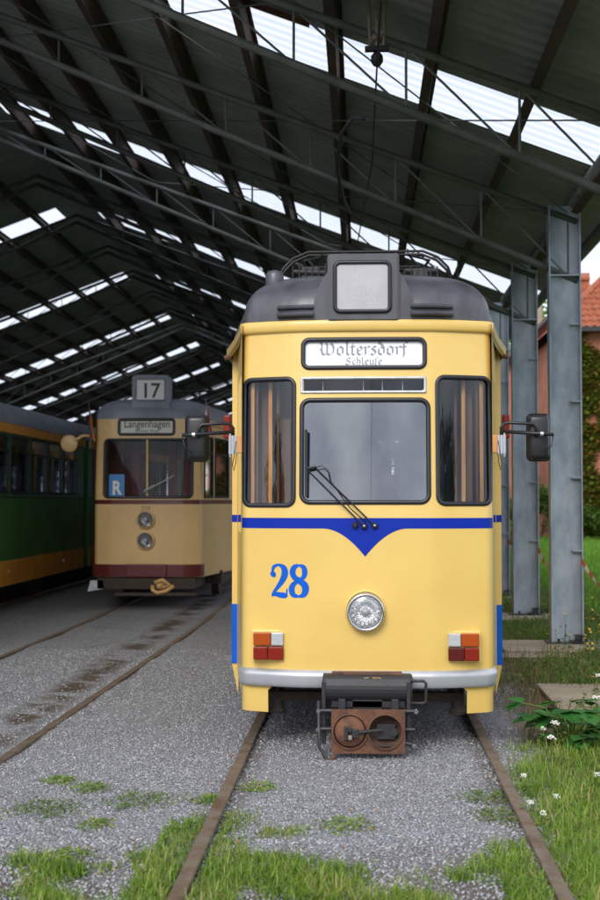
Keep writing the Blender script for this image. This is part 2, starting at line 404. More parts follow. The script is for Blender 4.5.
# ------------------------------------------------------------------ ground
def gnoise(x,y,s,seed=0): return noise.noise(Vector((x*s+seed*13.7,y*s-seed*5.1,seed*3.3)))
def ground_mat():
    m = bpy.data.materials.new('ground_gravel_soil_turf'); m.use_nodes = True; nt = m.node_tree; N = nt.nodes; Lk = nt.links.new
    b = N['Principled BSDF']; b.inputs['Roughness'].default_value = .9; b.inputs['Specular IOR Level'].default_value = .25
    g = N.new('ShaderNodeNewGeometry'); sep = N.new('ShaderNodeSeparateXYZ'); Lk(g.outputs['Position'], sep.inputs[0])
    def math_(op,a,bv=None,c=None):
        n = N.new('ShaderNodeMath'); n.operation = op
        for i,v in enumerate([a,bv,c]):
            if v is None: continue
            if isinstance(v,(int,float)): n.inputs[i].default_value = v
            else: Lk(v, n.inputs[i])
        return n.outputs[0]
    def nz(scale, det=5, rough=.6):
        n = N.new('ShaderNodeTexNoise'); n.inputs['Scale'].default_value = scale; n.inputs['Detail'].default_value = det; n.inputs['Roughness'].default_value = rough
        Lk(g.outputs['Position'], n.inputs['Vector']); return n.outputs['Fac']
    def mix(f,a,bv):
        n = N.new('ShaderNodeMix'); n.data_type='RGBA'
        if isinstance(f,(int,float)): n.inputs[0].default_value=f
        else: Lk(f,n.inputs[0])
        for k,v in ((6,a),(7,bv)):
            if isinstance(v,tuple): n.inputs[k].default_value=(*v,1)
            else: Lk(v,n.inputs[k])
        return n.outputs[2]
    def sm(v,a,bv):
        n = N.new('ShaderNodeMapRange'); n.interpolation_type='SMOOTHSTEP'; Lk(v,n.inputs['Value']); n.inputs['From Min'].default_value=a; n.inputs['From Max'].default_value=bv; return n.outputs[0]
    vo = N.new('ShaderNodeTexVoronoi'); vo.inputs['Scale'].default_value = 92; Lk(g.outputs['Position'], vo.inputs['Vector'])
    cr = N.new('ShaderNodeValToRGB'); Lk(N_sep(N,Lk,vo.outputs['Color']), cr.inputs['Fac'])
    cr.color_ramp.elements[0].color=(.22,.225,.245,1); cr.color_ramp.elements[1].color=(.52,.53,.57,1); e=cr.color_ramp.elements.new(.55); e.color=(.38,.39,.42,1)
    e = cr.color_ramp.elements.new(.2); e.color=(.25,.255,.27,1)
    edge = sm(vo.outputs['Distance'], .35, .75)
    grav = mix(edge, cr.outputs[0], (.11,.108,.108))
    grav = mix(math_('MULTIPLY', sm(nz(.9), .50,.72), .35), grav, (.22,.21,.20))
    grav = mix(math_('MULTIPLY', sm(nz(2.3), .60,.76), .28), grav, (.24,.16,.12))
    # soil close to the rails and in the grass
    ax = math_('ABSOLUTE', sep.outputs['X'])
    soil = mix(nz(9), (.055,.040,.028), (.13,.10,.07))
    t2 = math_('ABSOLUTE', math_('SUBTRACT', sep.outputs['X'], -2.45))
    m2 = math_('MULTIPLY', math_('SUBTRACT',1,sm(t2,.04,.24)), sm(nz(2.7),.42,.56))
    col = mix(m2, grav, soil)
    t4 = math_('ABSOLUTE', math_('SUBTRACT', sep.outputs['X'], -3.1))
    m4 = math_('MULTIPLY', math_('SUBTRACT',1,sm(t4,.3,.7)), sm(nz(2.6),.52,.66)); col = mix(math_('MULTIPLY',m4,.25), col, soil)
    t3 = math_('ABSOLUTE', math_('SUBTRACT', ax, .72))
    m3 = math_('MULTIPLY', math_('SUBTRACT',1,sm(t3,.03,.12)), .55); col = mix(m3, col, soil)
    n2 = nz(1.3)
    right = sm(math_('ADD', sep.outputs['X'], math_('MULTIPLY', math_('SUBTRACT', n2,.5), 1.0)), 0.9, 1.3)
    front = math_('SUBTRACT',1, sm(math_('ADD', sep.outputs['Y'], math_('MULTIPLY', math_('SUBTRACT', nz(1.8),.5), 2.2)), 5.3, 6.1))
    mm = math_('MAXIMUM', right, math_('MULTIPLY',front,.8)); col = mix(mm, col, soil)
    lawn = mix(nz(.8), (.035,.085,.014), (.075,.14,.025))
    col = mix(sm(sep.outputs['X'], 2.5, 3.6), col, lawn)
    col = mix(math_('SUBTRACT',1,sm(sep.outputs['X'], -22,-17)), col, lawn)
    Lk(col, b.inputs['Base Color'])
    bp = N.new('ShaderNodeBump'); bp.inputs['Strength'].default_value=.9; bp.inputs['Distance'].default_value=.012
    hh = math_('ADD', math_('SUBTRACT', 1, vo.outputs['Distance']), math_('MULTIPLY', nz(30),.6)); Lk(hh, bp.inputs['Height']); Lk(bp.outputs[0], b.inputs['Normal'])
    return m
def N_sep(N,Lk,c):
    s = N.new('ShaderNodeSeparateColor'); Lk(c,s.inputs[0]); return s.outputs[0]
xs = sorted(set([-300,-120,-60,-30,-18]+list(np.arange(-12,6.01,.15).round(3))+[8,12,20,40,80,160,300])); ys = sorted(set([-200,-80,-30,-10,0]+list(np.arange(3,20.01,.15).round(3))+[24,30,40,50,70,100,200,500,900]))
def gz(x,y):
    if -13<x<7 and 2<y<21:
        z = .018*gnoise(x,y,.9)+.008*gnoise(x,y,3.1,2)
        if x>1: z += min(1,(x-1)/1.2)*.04*(gnoise(x,y,.7,5)+.5)
        e = min(1,(x+13),(7-x),(y-2),(21-y)); e = max(0,e)
        return z*e
    return 0
bm = nb(); G = [[bm.verts.new((x,y,gz(x,y))) for y in ys] for x in xs]
for i in range(len(xs)-1):
    for j in range(len(ys)-1): bm.faces.new([G[i][j],G[i+1][j],G[i+1][j+1],G[i][j+1]])
tag(obj('ground', bm, ground_mat(), None, True, False), None, None, kind='structure')

# loose stones
def scatter_stones():
    base = np.array([(-1,-1,-.6),(1,-1,-.6),(1,1,-.6),(-1,1,-.6),(-.7,-.7,.7),(.7,-.7,.7),(.7,.7,.7),(-.7,.7,.7)])*.5
    F = np.array([(0,3,2,1),(4,5,6,7),(0,1,5,4),(1,2,6,5),(2,3,7,6),(3,0,4,7)])
    pts=[]
    while len(pts) < 60000:
        y = 4.6+ (random.random()**1.6)*9; x = random.uniform(-.36*y-.6, 1.5 if y<12 else 1.2)
        if x>1.0+gnoise(x,y,1.3)*.4 or (abs(x+2.45)<.2 and random.random()<.8): continue
        pts.append((x,y))
    P = np.array(pts); n=len(P); s = rng.uniform(.005,.0135,n)
    V = base[None]*(1+rng.uniform(-.28,.28,(n,8,3)))*s[:,None,None]*np.array([1,1,.8])
    a = rng.uniform(0,2*PI,n); c,sn = np.cos(a),np.sin(a); X = V[...,0]*c[:,None]-V[...,1]*sn[:,None]; Y = V[...,0]*sn[:,None]+V[...,1]*c[:,None]
    b = rng.uniform(-.7,.7,n); Z = V[...,2]*np.cos(b)[:,None]+X*np.sin(b)[:,None]
    z = np.array([gz(x,y) for x,y in pts])
    V = np.stack([X+P[:,0:1], Y+P[:,1:2], Z+z[:,None]+s[:,None]*.25],-1).reshape(-1,3)
    f = (F[None]+ (np.arange(n)*8)[:,None,None]).reshape(-1)
    m = bpy.data.materials.new('gravel_stone'); m.use_nodes=True; nt=m.node_tree; g = nt.nodes.new('ShaderNodeNewGeometry'); r = nt.nodes.new('ShaderNodeValToRGB')
    r.color_ramp.elements[0].color=(.16,.165,.185,1); r.color_ramp.elements[1].color=(.38,.38,.40,1); e=r.color_ramp.elements.new(.55); e.color=(.29,.295,.32,1); e=r.color_ramp.elements.new(.95); e.color=(.46,.47,.50,1); e=r.color_ramp.elements.new(.985); e.color=(.34,.25,.19,1)
    nt.links.new(g.outputs['Random Per Island'], r.inputs['Fac']); nt.links.new(r.outputs[0], nt.nodes['Principled BSDF'].inputs['Base Color']); nt.nodes['Principled BSDF'].inputs['Roughness'].default_value=.85
    tag(mesh_np('gravel', V, f, np.full(n*6,4), m), 'loose grey gravel chippings between the tram tracks', 'gravel', kind='stuff')
scatter_stones()

# blades
def blades(name, pts, hs, wd, m, bend=.5):
    P = np.array([p[:3] for p in pts]); n=len(P); a = rng.uniform(0,2*PI,n); h = np.array(hs); wv = wd*rng.uniform(.6,1.4,n)
    d = np.stack([np.cos(a),np.sin(a),np.zeros(n)],-1); s = np.stack([-np.sin(a),np.cos(a),np.zeros(n)],-1)
    bb = rng.uniform(.1,1,n)*bend; up = np.array([0,0,1.])
    def lvl(t,wf):
        c = P + d*(bb*h*t*t)[:,None] + up*(h*t*(1-.35*bb*t))[:,None]; o = s*(wv*wf/2)[:,None]; return c-o, c+o
    a0,b0 = lvl(0,1); a1,b1 = lvl(.5,.85); a2,b2 = lvl(1,.08)
    V = np.stack([a0,b0,b1,a1,b2,a2],1).reshape(-1,3); base=(np.arange(n)*6)[:,None]
    F = np.concatenate([base+np.array([0,1,2,3]), base+np.array([3,2,4,5])],1).reshape(-1)
    return mesh_np(name, V, F, np.full(n*2,4), m)
RX = .7175+.035
def near_rail(x,y):
    return abs(abs(x)-RX)<.045
def smst(v,a,b): t=min(1,max(0,(v-a)/(b-a))); return t*t*(3-2*t)
def dens_front(x,y):
    n = gnoise(x,y,1.25,3)*.9 + gnoise(x,y,3.4,4)*.9 + gnoise(x,y,9,7)*.35
    d = smst(n*1.5 + (5.55-y)*.8, -.15, .85)
    if -.72<x<.72: d = smst(n*1.4+(5.4-y)*1.0, -.1,.8)
    if abs(abs(x)-RX) < .22: d = max(d, smst(gnoise(x,y,2.1,8)+(6.3-y)*.9, .0,.6)*.9)
    if x>.80: d = max(d, smst(x-.82+gnoise(x,y,1.6,6)*.35+(7.7-y)*.3, .0,.3))
    return d
pts=[];hs=[]
while len(pts) < 76000:
    y = 4.5+(random.random()**1.5)*7.0; x = random.uniform(-.34*y-.3, .23*y+.6)
    if near_rail(x,y) or (1.38<x<2.65 and 9.6<y<11.05): continue
    if random.random() > dens_front(x,y)*(1 if x<.8 else .9): continue
    pts.append((x,y,gz(x,y)-.003)); q = .45+.55*dens_front(x,y); hs.append((random.uniform(.012,.06) if random.random()<.85 else random.uniform(.05,.11))*q*(1.35 if x>.85 else 1)*(1.15 if y<5.6 else .9))
tag(blades('grass', pts, hs, .0055, M['grass'], 1.0), 'patchy green grass growing over gravel beside the near rails', 'grass', kind='stuff')
bm=nb(); cs=[]
while len(cs)<9000:
    y = 4.5+(random.random()**1.5)*5.5; x = random.uniform(-.34*y-.3, .23*y+.6)
    if near_rail(x,y) or random.random() > (dens_front(x,y)-.15)*max(0,gnoise(x,y,2.2,21)+.45): continue
    cs.append((x,y,gz(x,y)+random.uniform(.004,.035)))
def leaf_cloud(bm, centers, size, flat=0.0):
    for c in centers:
        a = random.uniform(0,2*PI); t = random.uniform(-.9,.9)*(1-flat); L = size*random.uniform(.6,1.3); W=L*.55
        d = Vector((math.cos(a),math.sin(a),t)).normalized(); s = d.cross(Vector((random.uniform(-.5,.5),random.uniform(-.5,.5),1))).normalized()
        c = Vector(c); m_ = c+d*L*.5
        vs=[c, m_-s*W*.5, c+d*L, m_+s*W*.5]
        bm.faces.new([bm.verts.new(v) for v in vs])
leaf_cloud(bm,cs,.024,.3); tag(obj('clover',bm,M['weed'],None,recalc=False),'small clover leaves mixed through the foreground grass','clover',kind='stuff')
bm=nb(); cs=[]
while len(cs)<900:
    y=random.uniform(5,14); x=random.choice([random.uniform(.85,1.9),random.uniform(.8,1.5),random.uniform(-3,.9)]) 
    if random.random()>.25 and x<.8: continue
    cs.append((x,y,gz(x,y)+.012))
M['litter']=leafmat('dead_leaves',(.10,.05,.02),(.30,.15,.05),(.35,.10,.04),.1)
leaf_cloud(bm,cs,.030,.6); tag(obj('fallen_leaves',bm,M['litter'],None,recalc=False),'scattered small brown dead leaves on the gravel and verge','leaves',kind='stuff')
bm=nb(); cs=[]
while len(cs)<15000:
    y=random.uniform(8.3,22); x=random.uniform(1.1,3.6)
    if x>.24*y+.5 or min(abs(y+.35-yc) for yc in [10.65+3.45*k for k in range(5)])<.5 and 1.35<x<2.65: continue
    q=gnoise(x,y,1.9,31)+.25+.25*(x-1.6)
    if random.random()>q: continue
    cs.append((x,y,gz(x,y)+random.random()**1.5*.24*min(1,max(.2,q))))
leaf_cloud(bm,cs,.045,.2); tag(obj('verge_weeds',bm,M['weed'],None,recalc=False),'leafy mixed weeds around the feet of the steel columns','weeds',kind='stuff')
# taller rough growth along columns + lawn
pts=[];hs=[]
while len(pts) < 45000:
    y = random.uniform(8.5,26); x = random.uniform(1.15,4.2) if y<16 else random.uniform(1.5,.24*y+.8)
    if x>.24*y+.5: continue
    c = min(abs(y+.35-yc) for yc in [10.65+3.45*k for k in range(5)])
    if c<.55 and 1.35<x<2.65: continue
    if random.random() > smst(x-1.35+gnoise(x,y,1.3,9)*.6, -.1,.6): continue
    pts.append((x,y,gz(x,y)-.003)); hs.append(random.uniform(.04,.20)*(.5+smst(x,1.5,3.2)))
tag(blades('rough_grass', pts, hs, .010, M['weed'], .9), 'rough weedy verge grass around the steel column feet', 'grass', kind='stuff')
pts=[];hs=[]
while len(pts) < 60000:
    y = 13+ (random.random()**1.3)*33; x = random.uniform(max(2.9,.12*y), .26*y+1.5)
    pts.append((x,y,0)); hs.append(random.uniform(.08,.24)*(1+y/45))
tag(blades('lawn', pts, hs, .028, M['lawn'], .7), 'bright green meadow lawn between the shed and the houses', 'lawn', kind='stuff')
pts=[];hs=[]
while len(pts) < 1500:
    y = random.uniform(8.6,14.5); x = random.uniform(1.0,2.9)
    if 1.35<x<2.65 and (9.7<y<11.1 or 13.2<y<14.4): continue
    pts.append((x,y,gz(x,y))); hs.append(random.uniform(.05,.22))
tag(blades('dry_stalks', pts, hs, .006, M['drygrass'], .8), 'dry brownish stalks among the weeds beside the tram', 'weeds', kind='stuff')

def leaf_cloud(bm, centers, size, flat=0.0):
    for c in centers:
        a = random.uniform(0,2*PI); t = random.uniform(-.9,.9)*(1-flat); L = size*random.uniform(.6,1.3); W=L*.55
        d = Vector((math.cos(a),math.sin(a),t)).normalized(); s = d.cross(Vector((random.uniform(-.5,.5),random.uniform(-.5,.5),1))).normalized()
        c = Vector(c); m_ = c+d*L*.5
        vs=[c, m_-s*W*.5, c+d*L, m_+s*W*.5]
        bm.faces.new([bm.verts.new(v) for v in vs])
# clover / weed clumps on the gravel
wg = 'low weed clumps on the gravel'
def G2(px,py): # spot on the ground under a pixel of the photograph's layout
    s_=(py-500)/1.57; return (px-362)/s_-.03, 1300/s_
clumps = [(60,783,.10,'small round weed clump alone on pale gravel, far left'),(47,811,.20,'wide flat weed clump on gravel at the left picture edge'),(138,801,.18,'long weed clump in mid gravel left of the near rail'),(96,825,.09,'small weed tuft just above the foreground grass on the left'),(346,824,.14,'bushy weed clump between the two near rails'),(258,787,.10,'weed tuft just inside the left near rail'),(90,791,.11,'thin weed clump on gravel beside the small round one'),(485,792,.16,'weed clump just inside the right near rail'),(496,812,.15,'lower weed clump inside the right near rail'),(70,857,.12,'weed clump at the edge of the left foreground grass'),(210,800,.10,'tiny weed tuft against the outside of the left near rail')]
for px,py,r,lab in clumps:
    x,y = G2(px,py); z=gz(x,y); bm = nb(); cs=[]
    for _ in range(int(2600*r)):
        a=random.uniform(0,2*PI); q=math.sqrt(random.random())*r*random.uniform(.5,1.2); cs.append((math.cos(a)*q*1.1+.3*r*gnoise(a,q,5), math.sin(a)*q*1.3, .004+random.random()*.03*(1.2-q/r)))
    leaf_cloud(bm, cs, .020, .2)
    o = obj('weed_clump', bm, M['grass'] if r<.15 else M['weed'], None, recalc=False); o.location=(x,y,z); tag(o, lab, 'weed', wg)

# bramble with broad leaves on the right
bx,by = G2(566,742)
br = thing('bramble', 'low bramble with broad dark green leaves by the concrete slab', 'plant', (bx,by,gz(bx,by)))
bm = nb(); lf = nb()
for k in range(30):
    a = random.uniform(0,2*PI); R = random.uniform(.05,.33); h = random.uniform(.06,.26)
    tube(bm, [(0,0,0),(math.cos(a)*R*.5,math.sin(a)*R*.5,h*.9),(math.cos(a)*R,math.sin(a)*R,h)], .004, 5)
    for j in range(3):
        b_ = a+(j-1)*.9; L = random.uniform(.10,.155); base=Vector((math.cos(a)*R,math.sin(a)*R,h)); d=Vector((math.cos(b_),math.sin(b_),random.uniform(-.4,.25))).normalized(); s=d.cross(Vector((0,0,1))).normalized()
        rows=[]
        for t,wf in [(0,.05),(.2,.32),(.45,.42),(.75,.26),(1,.01)]:
            c=base+d*L*t-Vector((0,0,.12*L*t*t)); rows.append([lf.verts.new(c-s*L*wf+Vector((0,0,.12*L*wf))), lf.verts.new(c), lf.verts.new(c+s*L*wf+Vector((0,0,.12*L*wf)))])
        for A,B in zip(rows,rows[1:]):
            for i in range(2): lf.faces.new([A[i],A[i+1],B[i+1],B[i]])
obj('stem', bm, M['weed'], br); obj('leaves', lf, M['bramble'], br, True, False)

def flower(px,py,h,kind,label,group,size):
    x,y = G2(px,py) ; z = gz(x,y); t = thing('wildflower', label, 'flower', (x,y,z), random.uniform(0,6), group)
    bm=nb(); lx=random.uniform(-.04,.04); tube(bm,[(0,0,0),(lx*.5,0,h*.6),(lx,0,h)],.0025,4)
    leaf_cloud(bm,[(random.uniform(-.03,.03),random.uniform(-.03,.03),random.uniform(0,h*.7)) for _ in range(24)],.035)
    obj('stem',bm,M['weed'],t,recalc=False)
    bm=nb()
    if kind=='w':
        for _ in range(34):
            a=random.uniform(0,2*PI);q=math.sqrt(random.random())*size; c=Vector((lx+math.cos(a)*q,math.sin(a)*q,h+random.uniform(-.008,.012)))
            bmesh.ops.create_icosphere(bm,subdivisions=1,radius=size*.17,matrix=Matrix.Translation(c))
        obj('petals',bm,M['petal_w'],t)
    else:
        for k in range(11):
            a=2*PI*k/11; c=Vector((lx,0,h)); d=Vector((math.cos(a),math.sin(a)*.7,math.sin(a)*.5)); s=Vector((-math.sin(a),math.cos(a),.2))
            bm.faces.new([bm.verts.new(v) for v in [c,c+d*size*.6-s*size*.2,c+d*size,c+d*size*.6+s*size*.2]])
        bmesh.ops.create_icosphere(bm,subdivisions=1,radius=size*.3,matrix=Matrix.Translation((lx,-.003,h)))
        obj('petals',bm,M['petal_y'],t,recalc=False)
for px,py,h,lab in [(548,760,.16,'white umbel flower left of the bramble'),(523,788,.10,'white flower low beside the right near rail'),(541,748,.13,'small white flower above the gravel edge, left of bramble'),(588,785,.10,'white flower head in the grass right of the bramble'),(528,812,.07,'white flower drooping over the right near rail'),(597,702,.20,'big white yarrow head at the right edge beside the slab'),(591,720,.18,'white yarrow head low beside the slab'),(556,748,.17,'white flower just behind the bramble leaves'),(540,820,.05,'tiny white flower in the grass below the bramble'),(552,803,.06,'small white flower below the bramble leaves')]:
    flower(px,py,h,'w',lab,'white wildflowers on the verge',.017 if h<.15 else .028)
for i in range(34):
    py = random.choice([random.uniform(625,668),random.uniform(640,700)]); px = random.uniform(583,602) if py<655 else random.uniform(560,604)
    if i<6: px,py=[(562,652),(561,648),(566,650),(549,664),(545,668),(553,660)][i]
    flower(px,py,random.uniform(.15,.45),'y','yellow daisy-like wildflower standing in the weeds by the steel columns','yellow wildflowers on the verge',.02)

# ------------------------------------------------------------------ rails
def rail(xf, y0, y1, label, zt=.038):
    prof = [(-.029,0.0),(-.032,-.010),(-.028,-.02),(-.012,-.03),(-.012,-.12),(-.07,-.14),(.07,-.14),(.012,-.12),(.012,-.03),(.028,-.02),(.032,-.010),(.029,0)]
    prof = prof[::-1]; bm=nb(); rows=[]
    for k in range(61):
        y=y0+(y1-y0)*k/60; x=xf(y); rows.append([bm.verts.new((x+p[0],y,zt+p[1]+(.002*gnoise(x,y,.8)))) for p in prof])
    for A,B in zip(rows,rows[1:]):
        for i in range(len(prof)): bm.faces.new([A[i],A[(i+1)%len(prof)],B[(i+1)%len(prof)],B[i]])
    tag(obj('rail',bm,M['rail'],None),label,'rail','tram rails set in the gravel')
rail(lambda y:-RX,0,80,'rusty rail running under the left side of the yellow tram')
rail(lambda y: RX,0,80,'rusty rail running under the right side of the yellow tram, grass beside it')
c2 = lambda y: -2.95+min(max(y-8,-4),8)*.0165
rail(lambda y:c2(y)+RX,0,80,'rail of the middle track, nearer the yellow tram', .014)
rail(lambda y:c2(y)-RX,0,80,'rail of the middle track on the green tram side', .016)
rail(lambda y:-6.15+RX,0,80,'rail under the near side of the green tram')
rail(lambda y:-6.15-RX,0,80,'rail under the far side of the green tram')

# ------------------------------------------------------------------ wheels / bogie
def bogie(parent, y, hw=.72):
    for sx in (-1,1):
        bm=nb(); lathe(bm,[(.05,-.06),(.33,-.06),(.33,-.05),(.35,-.05),(.35,-.02),(.32,-.02),(.32,.06),(.05,.06)],(sx*hw,y,.36),'x',28)
        obj('wheel',bm,M['under'],parent)
    bm=nb(); tube(bm,[(-hw,y,.36),(hw,y,.36)],.06,10); obj('axle',bm,M['under'],parent)

# ------------------------------------------------------------------ yellow tram
def yellow_tram():
    T = thing('tram', 'yellow tram number 28 with blue stripe, front of the picture', 'tram', (.0,8.125,0))
    X = lambda px: (px-366.8)/160
    Z = lambda py: 1.57+(500-py)/160*1.0
    S = Surf(.80,.05,.012,.13, lean0=1.46, lean=.085)
    XW = lambda px: X(px)*(1+S.y(X(px))/8.1)
    ZW = lambda py: (1.57+(500-py)/160*(1+max(0,(500-py)/160)*.0105))+.0
    win = (X(301.5),X(428.5),ZW(502),ZW(400),.05)
    strip = (X(303),X(424),ZW(390.5),ZW(379),.006)
    dest = (X(303),X(425),ZW(366.5),ZW(339.5),.035)
    sl_ = (-.785,-.462,ZW(505),ZW(378),.045); sr_ = (.447,.785,ZW(503.5),ZW(377),.045)
    rec = (-.625,.625,.0,.405,.05)
    lamp=(X(365.3)-.098,X(365.3)+.098,ZW(611)-.098,ZW(611)+.098,.098)
    holes=[win,strip,dest,sl_,sr_,rec,lamp]
    body = front_shell('front_panel', S, .235, 2.70, holes, lambda x,z: True, M['yellow'], T, .009)
    tw,tY = .985,1.65
    # rolled outer edge of the front eave
    for R,nm in ((win,'windscreen'),(sl_,'corner_window'),(sr_,'corner_window')):
        f = ring('window_seal', S, R, .016,.012,.012,.02, M['rubber'], T)
    p = pane('windscreen', S, win, -.008, M['glass_front'], T)
    pane('corner_window', S, sl_, -.008, M['glass_side'], T); pane('corner_window', S, sr_, -.008, M['glass_side'], T)
    fr = ring('vent_window', S, (X(300.5),X(426.5),ZW(392.5),ZW(377),.006), .004,.014,.008,.01, M['alu'], T)
    pane('glass', S, strip, -.004, M['glass_side'], fr)
    bm=nb(); x0,x1,z0,z1,_=strip
    for fx in (.16,.5,.66,.83):
        xx=x0+(x1-x0)*fx; a=S.P(xx,0,0)[1]+S.yz(z0); 
        box(bm,xx-.0025,xx+.0025,a-.004,a+.01,z0,z1)
    obj('bar',bm,M['alu'],fr)
    ds = pane('destination_sign', S, dest, -.012, M['signwhite'], T)
    ring('frame', S, dest, .018,.01,.014,.02, M['rubber'], ds)
    bm=nb(); bx_=nb(); 
    # blackletter strokes
    G_ = {
     'W':(1.25,[[(.0,1.25),(.12,1.42),(.26,1.3),(.22,.75),(.26,.2),(.42,.02),(.6,.18)],[(.5,1.35),(.62,1.25),(.6,.2)],[(.6,.18),(.78,.02),(1.02,.25),(1.08,.8),(.98,1.2),(.84,1.35),(.78,1.2)],[(.02,.55),(.12,.7),(.22,.6)]]),
     'o':(.62,[[(.26,1.0),(.1,.82),(.1,.2),(.28,0),(.46,.2),(.46,.8),(.26,1.0)]]),
     'l':(.36,[[(.08,1.5),(.14,1.38),(.14,.15),(.26,0),(.34,.1)]]),
     't':(.42,[[(.2,1.3),(.14,1.1),(.14,.15),(.26,0),(.38,.1)],[(.0,.95),(.34,.98)]]),
     'e':(.52,[[(.3,.5),(.42,.72),(.28,1.0),(.1,.8),(.1,.2),(.26,0),(.44,.16)],[(.1,.45),(.34,.56)]]),
     'r':(.46,[[(.04,.92),(.14,.85),(.14,.05)],[(.14,.75),(.3,1.0),(.42,.88)]]),
     's':(.5,[[(.4,.88),(.24,1.0),(.1,.78),(.38,.4),(.36,.14),(.2,0),(.04,.14)]]),
     'd':(.62,[[(.08,1.42),(.3,1.2),(.46,.85),(.46,.2),(.28,0),(.1,.2),(.1,.7),(.26,.9),(.44,.8)]]),
     'f':(.46,[[(.44,1.4),(.3,1.5),(.16,1.3),(.16,.0),(.1,-.25)],[(.0,.9),(.34,.94)]]),
     'S':(.8,[[(.62,1.25),(.4,1.45),(.15,1.2),(.3,.8),(.58,.55),(.5,.12),(.25,0),(.05,.2)],[(.5,1.1),(.66,1.3)]]),
     'c':(.46,[[(.38,.88),(.26,1.0),(.1,.8),(.1,.2),(.26,0),(.42,.16)]]),
     'h':(.58,[[(.08,1.5),(.14,1.38),(.14,.05)],[(.14,.78),(.3,1.0),(.44,.8),(.44,.2),(.34,-.25),(.24,-.3)]]),
     'u':(.6,[[(.04,.92),(.14,.85),(.14,.15),(.26,0),(.44,.2)],[(.4,1.0),(.46,.85),(.46,.15),(.56,.05)]]),
     'ſ':(.40,[[(.42,1.4),(.3,1.5),(.16,1.3),(.16,-.1),(.12,-.25)]]),
    }
    def word(s, x0,x1, zb, xh, w):
        tot = sum(G_[c][0] for c in s); sx=(x1-x0)/tot; x=x0
        for c in s:
            nib(bm, G_[c][1], S.P, -.0105, x, zb, sx, xh, w); x += G_[c][0]*sx
    word('Woltersdorf', X(318), X(409), ZW(354.5), .056, .0155)
    word('Schleuſe', X(345), X(383), ZW(364), .030, .0095)
    obj('lettering', bm, M['signtext'], ds, recalc=False); bx_.free()
    # stripe with central point
    xsr=[x for x in xs_for(S,.012)]
    zt=ZW(518); zb0=ZW(528.5); tip=ZW(556.5)
    def zb(x):
        u=abs(x-X(365))/.262
        if u>=1: return zb0
        return zb0-(zb0-tip)*(1-u)**1.9 if u>.0 else tip
    xs2=sorted(set(xsr+[X(365)]+[X(365)+k*.262/30 for k in range(-30,31)]))
    band('blue_stripe',S,xs2,lambda x:zt,zb,.0015,M['blue'],T)
    # number 28
    bm=nb()
    def num(ctrls, x0, x1, zb_, zt_):
        for c in ctrls:
            cc = smooth_curve([(x0+a*(x1-x0), zb_+b*(zt_-zb_), w_*(x1-x0)) for a,b,w_ in c],8)
            ribbon(bm,[(a,b) for a,b,_ in cc],[max(w_*1.22,.002) for _,_,w_ in cc],S.P,.0015+.0002*random.random())
    n2 = [[(.20,.76,.16),(.13,.70,.26),(.20,.66,.20),(.27,.71,.04)],[(.10,.74,.10),(.17,.90,.16),(.45,.965,.12),(.74,.88,.26),(.80,.70,.31),(.66,.50,.26),(.40,.30,.18),(.18,.14,.13),(.10,.02,.10)],[(.06,.07,.14),(.3,.09,.20),(.6,.065,.26),(.84,.06,.24),(.90,.10,.10),(.93,.26,.06)]]
    n8 = [[(.50,.965,.10),(.26,.91,.22),(.15,.76,.26),(.26,.60,.24),(.52,.50,.26),(.78,.38,.30),(.84,.24,.30),(.74,.09,.24),(.48,.03,.10)],[(.48,.03,.10),(.20,.08,.22),(.10,.24,.26),(.20,.39,.22),(.50,.52,.14),(.74,.62,.20),(.80,.77,.24),(.72,.91,.20),(.50,.965,.10)]]
    zb_,zt_ = ZW(597.5),ZW(564)
    num(n2,X(270),X(288),zb_,zt_); num(n8,X(289.5),X(308.5),zb_,zt_)
    obj('number',bm,M['lightblue'],T,recalc=False)
    # eave band
    xe = xs_for(S,.02); bm=nb(); rows=[]
    for (z,off) in [(2.635,.0),(2.64,.012),(2.655,.02),(2.70,.024),(2.712,.02),(2.716,-.02)]:
        rows.append([bm.verts.new((x*(1+off/.8), S.y(x)+S.yz(z)-off, z)) for x in xe])
    for A,B in zip(rows,rows[1:]):
        for i in range(len(xe)-1): bm.faces.new([A[i],A[i+1],B[i+1],B[i]])
    obj('eave_moulding',bm,M['yellow'],T,True,False)
    # sides
    cx_,cy_ = .80, S.y(.80)+.0
    door=(.28,1.25,.95,2.45)
    for sx in (-1,1):
        bm=nb(); gl=nb(); p0=(sx*cx_,cy_); p1=(sx*tw*.985,tY)
        y1=10.2
        wall(bm,p0,p1,.33,2.70,[(.25,1.15,1.35,2.4)])
        box(bm,min(sx*.955,sx*1.008),max(sx*.955,sx*1.008),tY,tY+.03,.345,2.70)
        hs=[(.45+k*1.35,1.6+k*1.35,1.5,2.4) for k in range(6)]
        wall(bm,(sx*1.008,tY+.03),(sx*1.008,y1),.345,2.70,hs)
        obj('side_panel',bm,M['yellow'],T)
        for h in hs:
            a,b=tY+.03+h[0],tY+.03+h[1]
            gb=nb(); gb.faces.new([gb.verts.new(q) for q in [(sx*1.0,a,h[2]),(sx*1.0,b,h[2]),(sx*1.0,b,h[3]),(sx*1.0,a,h[3])]])
            wo=obj('side_window',gb,M['glass_dark'],T)
            sb=nb()
            for q in [(a,a+.03,h[2],h[3]),(b-.03,b,h[2],h[3]),(a+.03,b-.03,h[2],h[2]+.03),(a+.03,b-.03,h[3]-.03,h[3])]: box(sb,min(sx*.995,sx*1.018),max(sx*.995,sx*1.018),*q)
            obj('frame',sb,M['rubber'],wo)
        d=(Vector((*p1,0))-Vector((*p0,0))).normalized(); a=Vector((*p0,0))+d*.25; b=Vector((*p0,0))+d*1.15
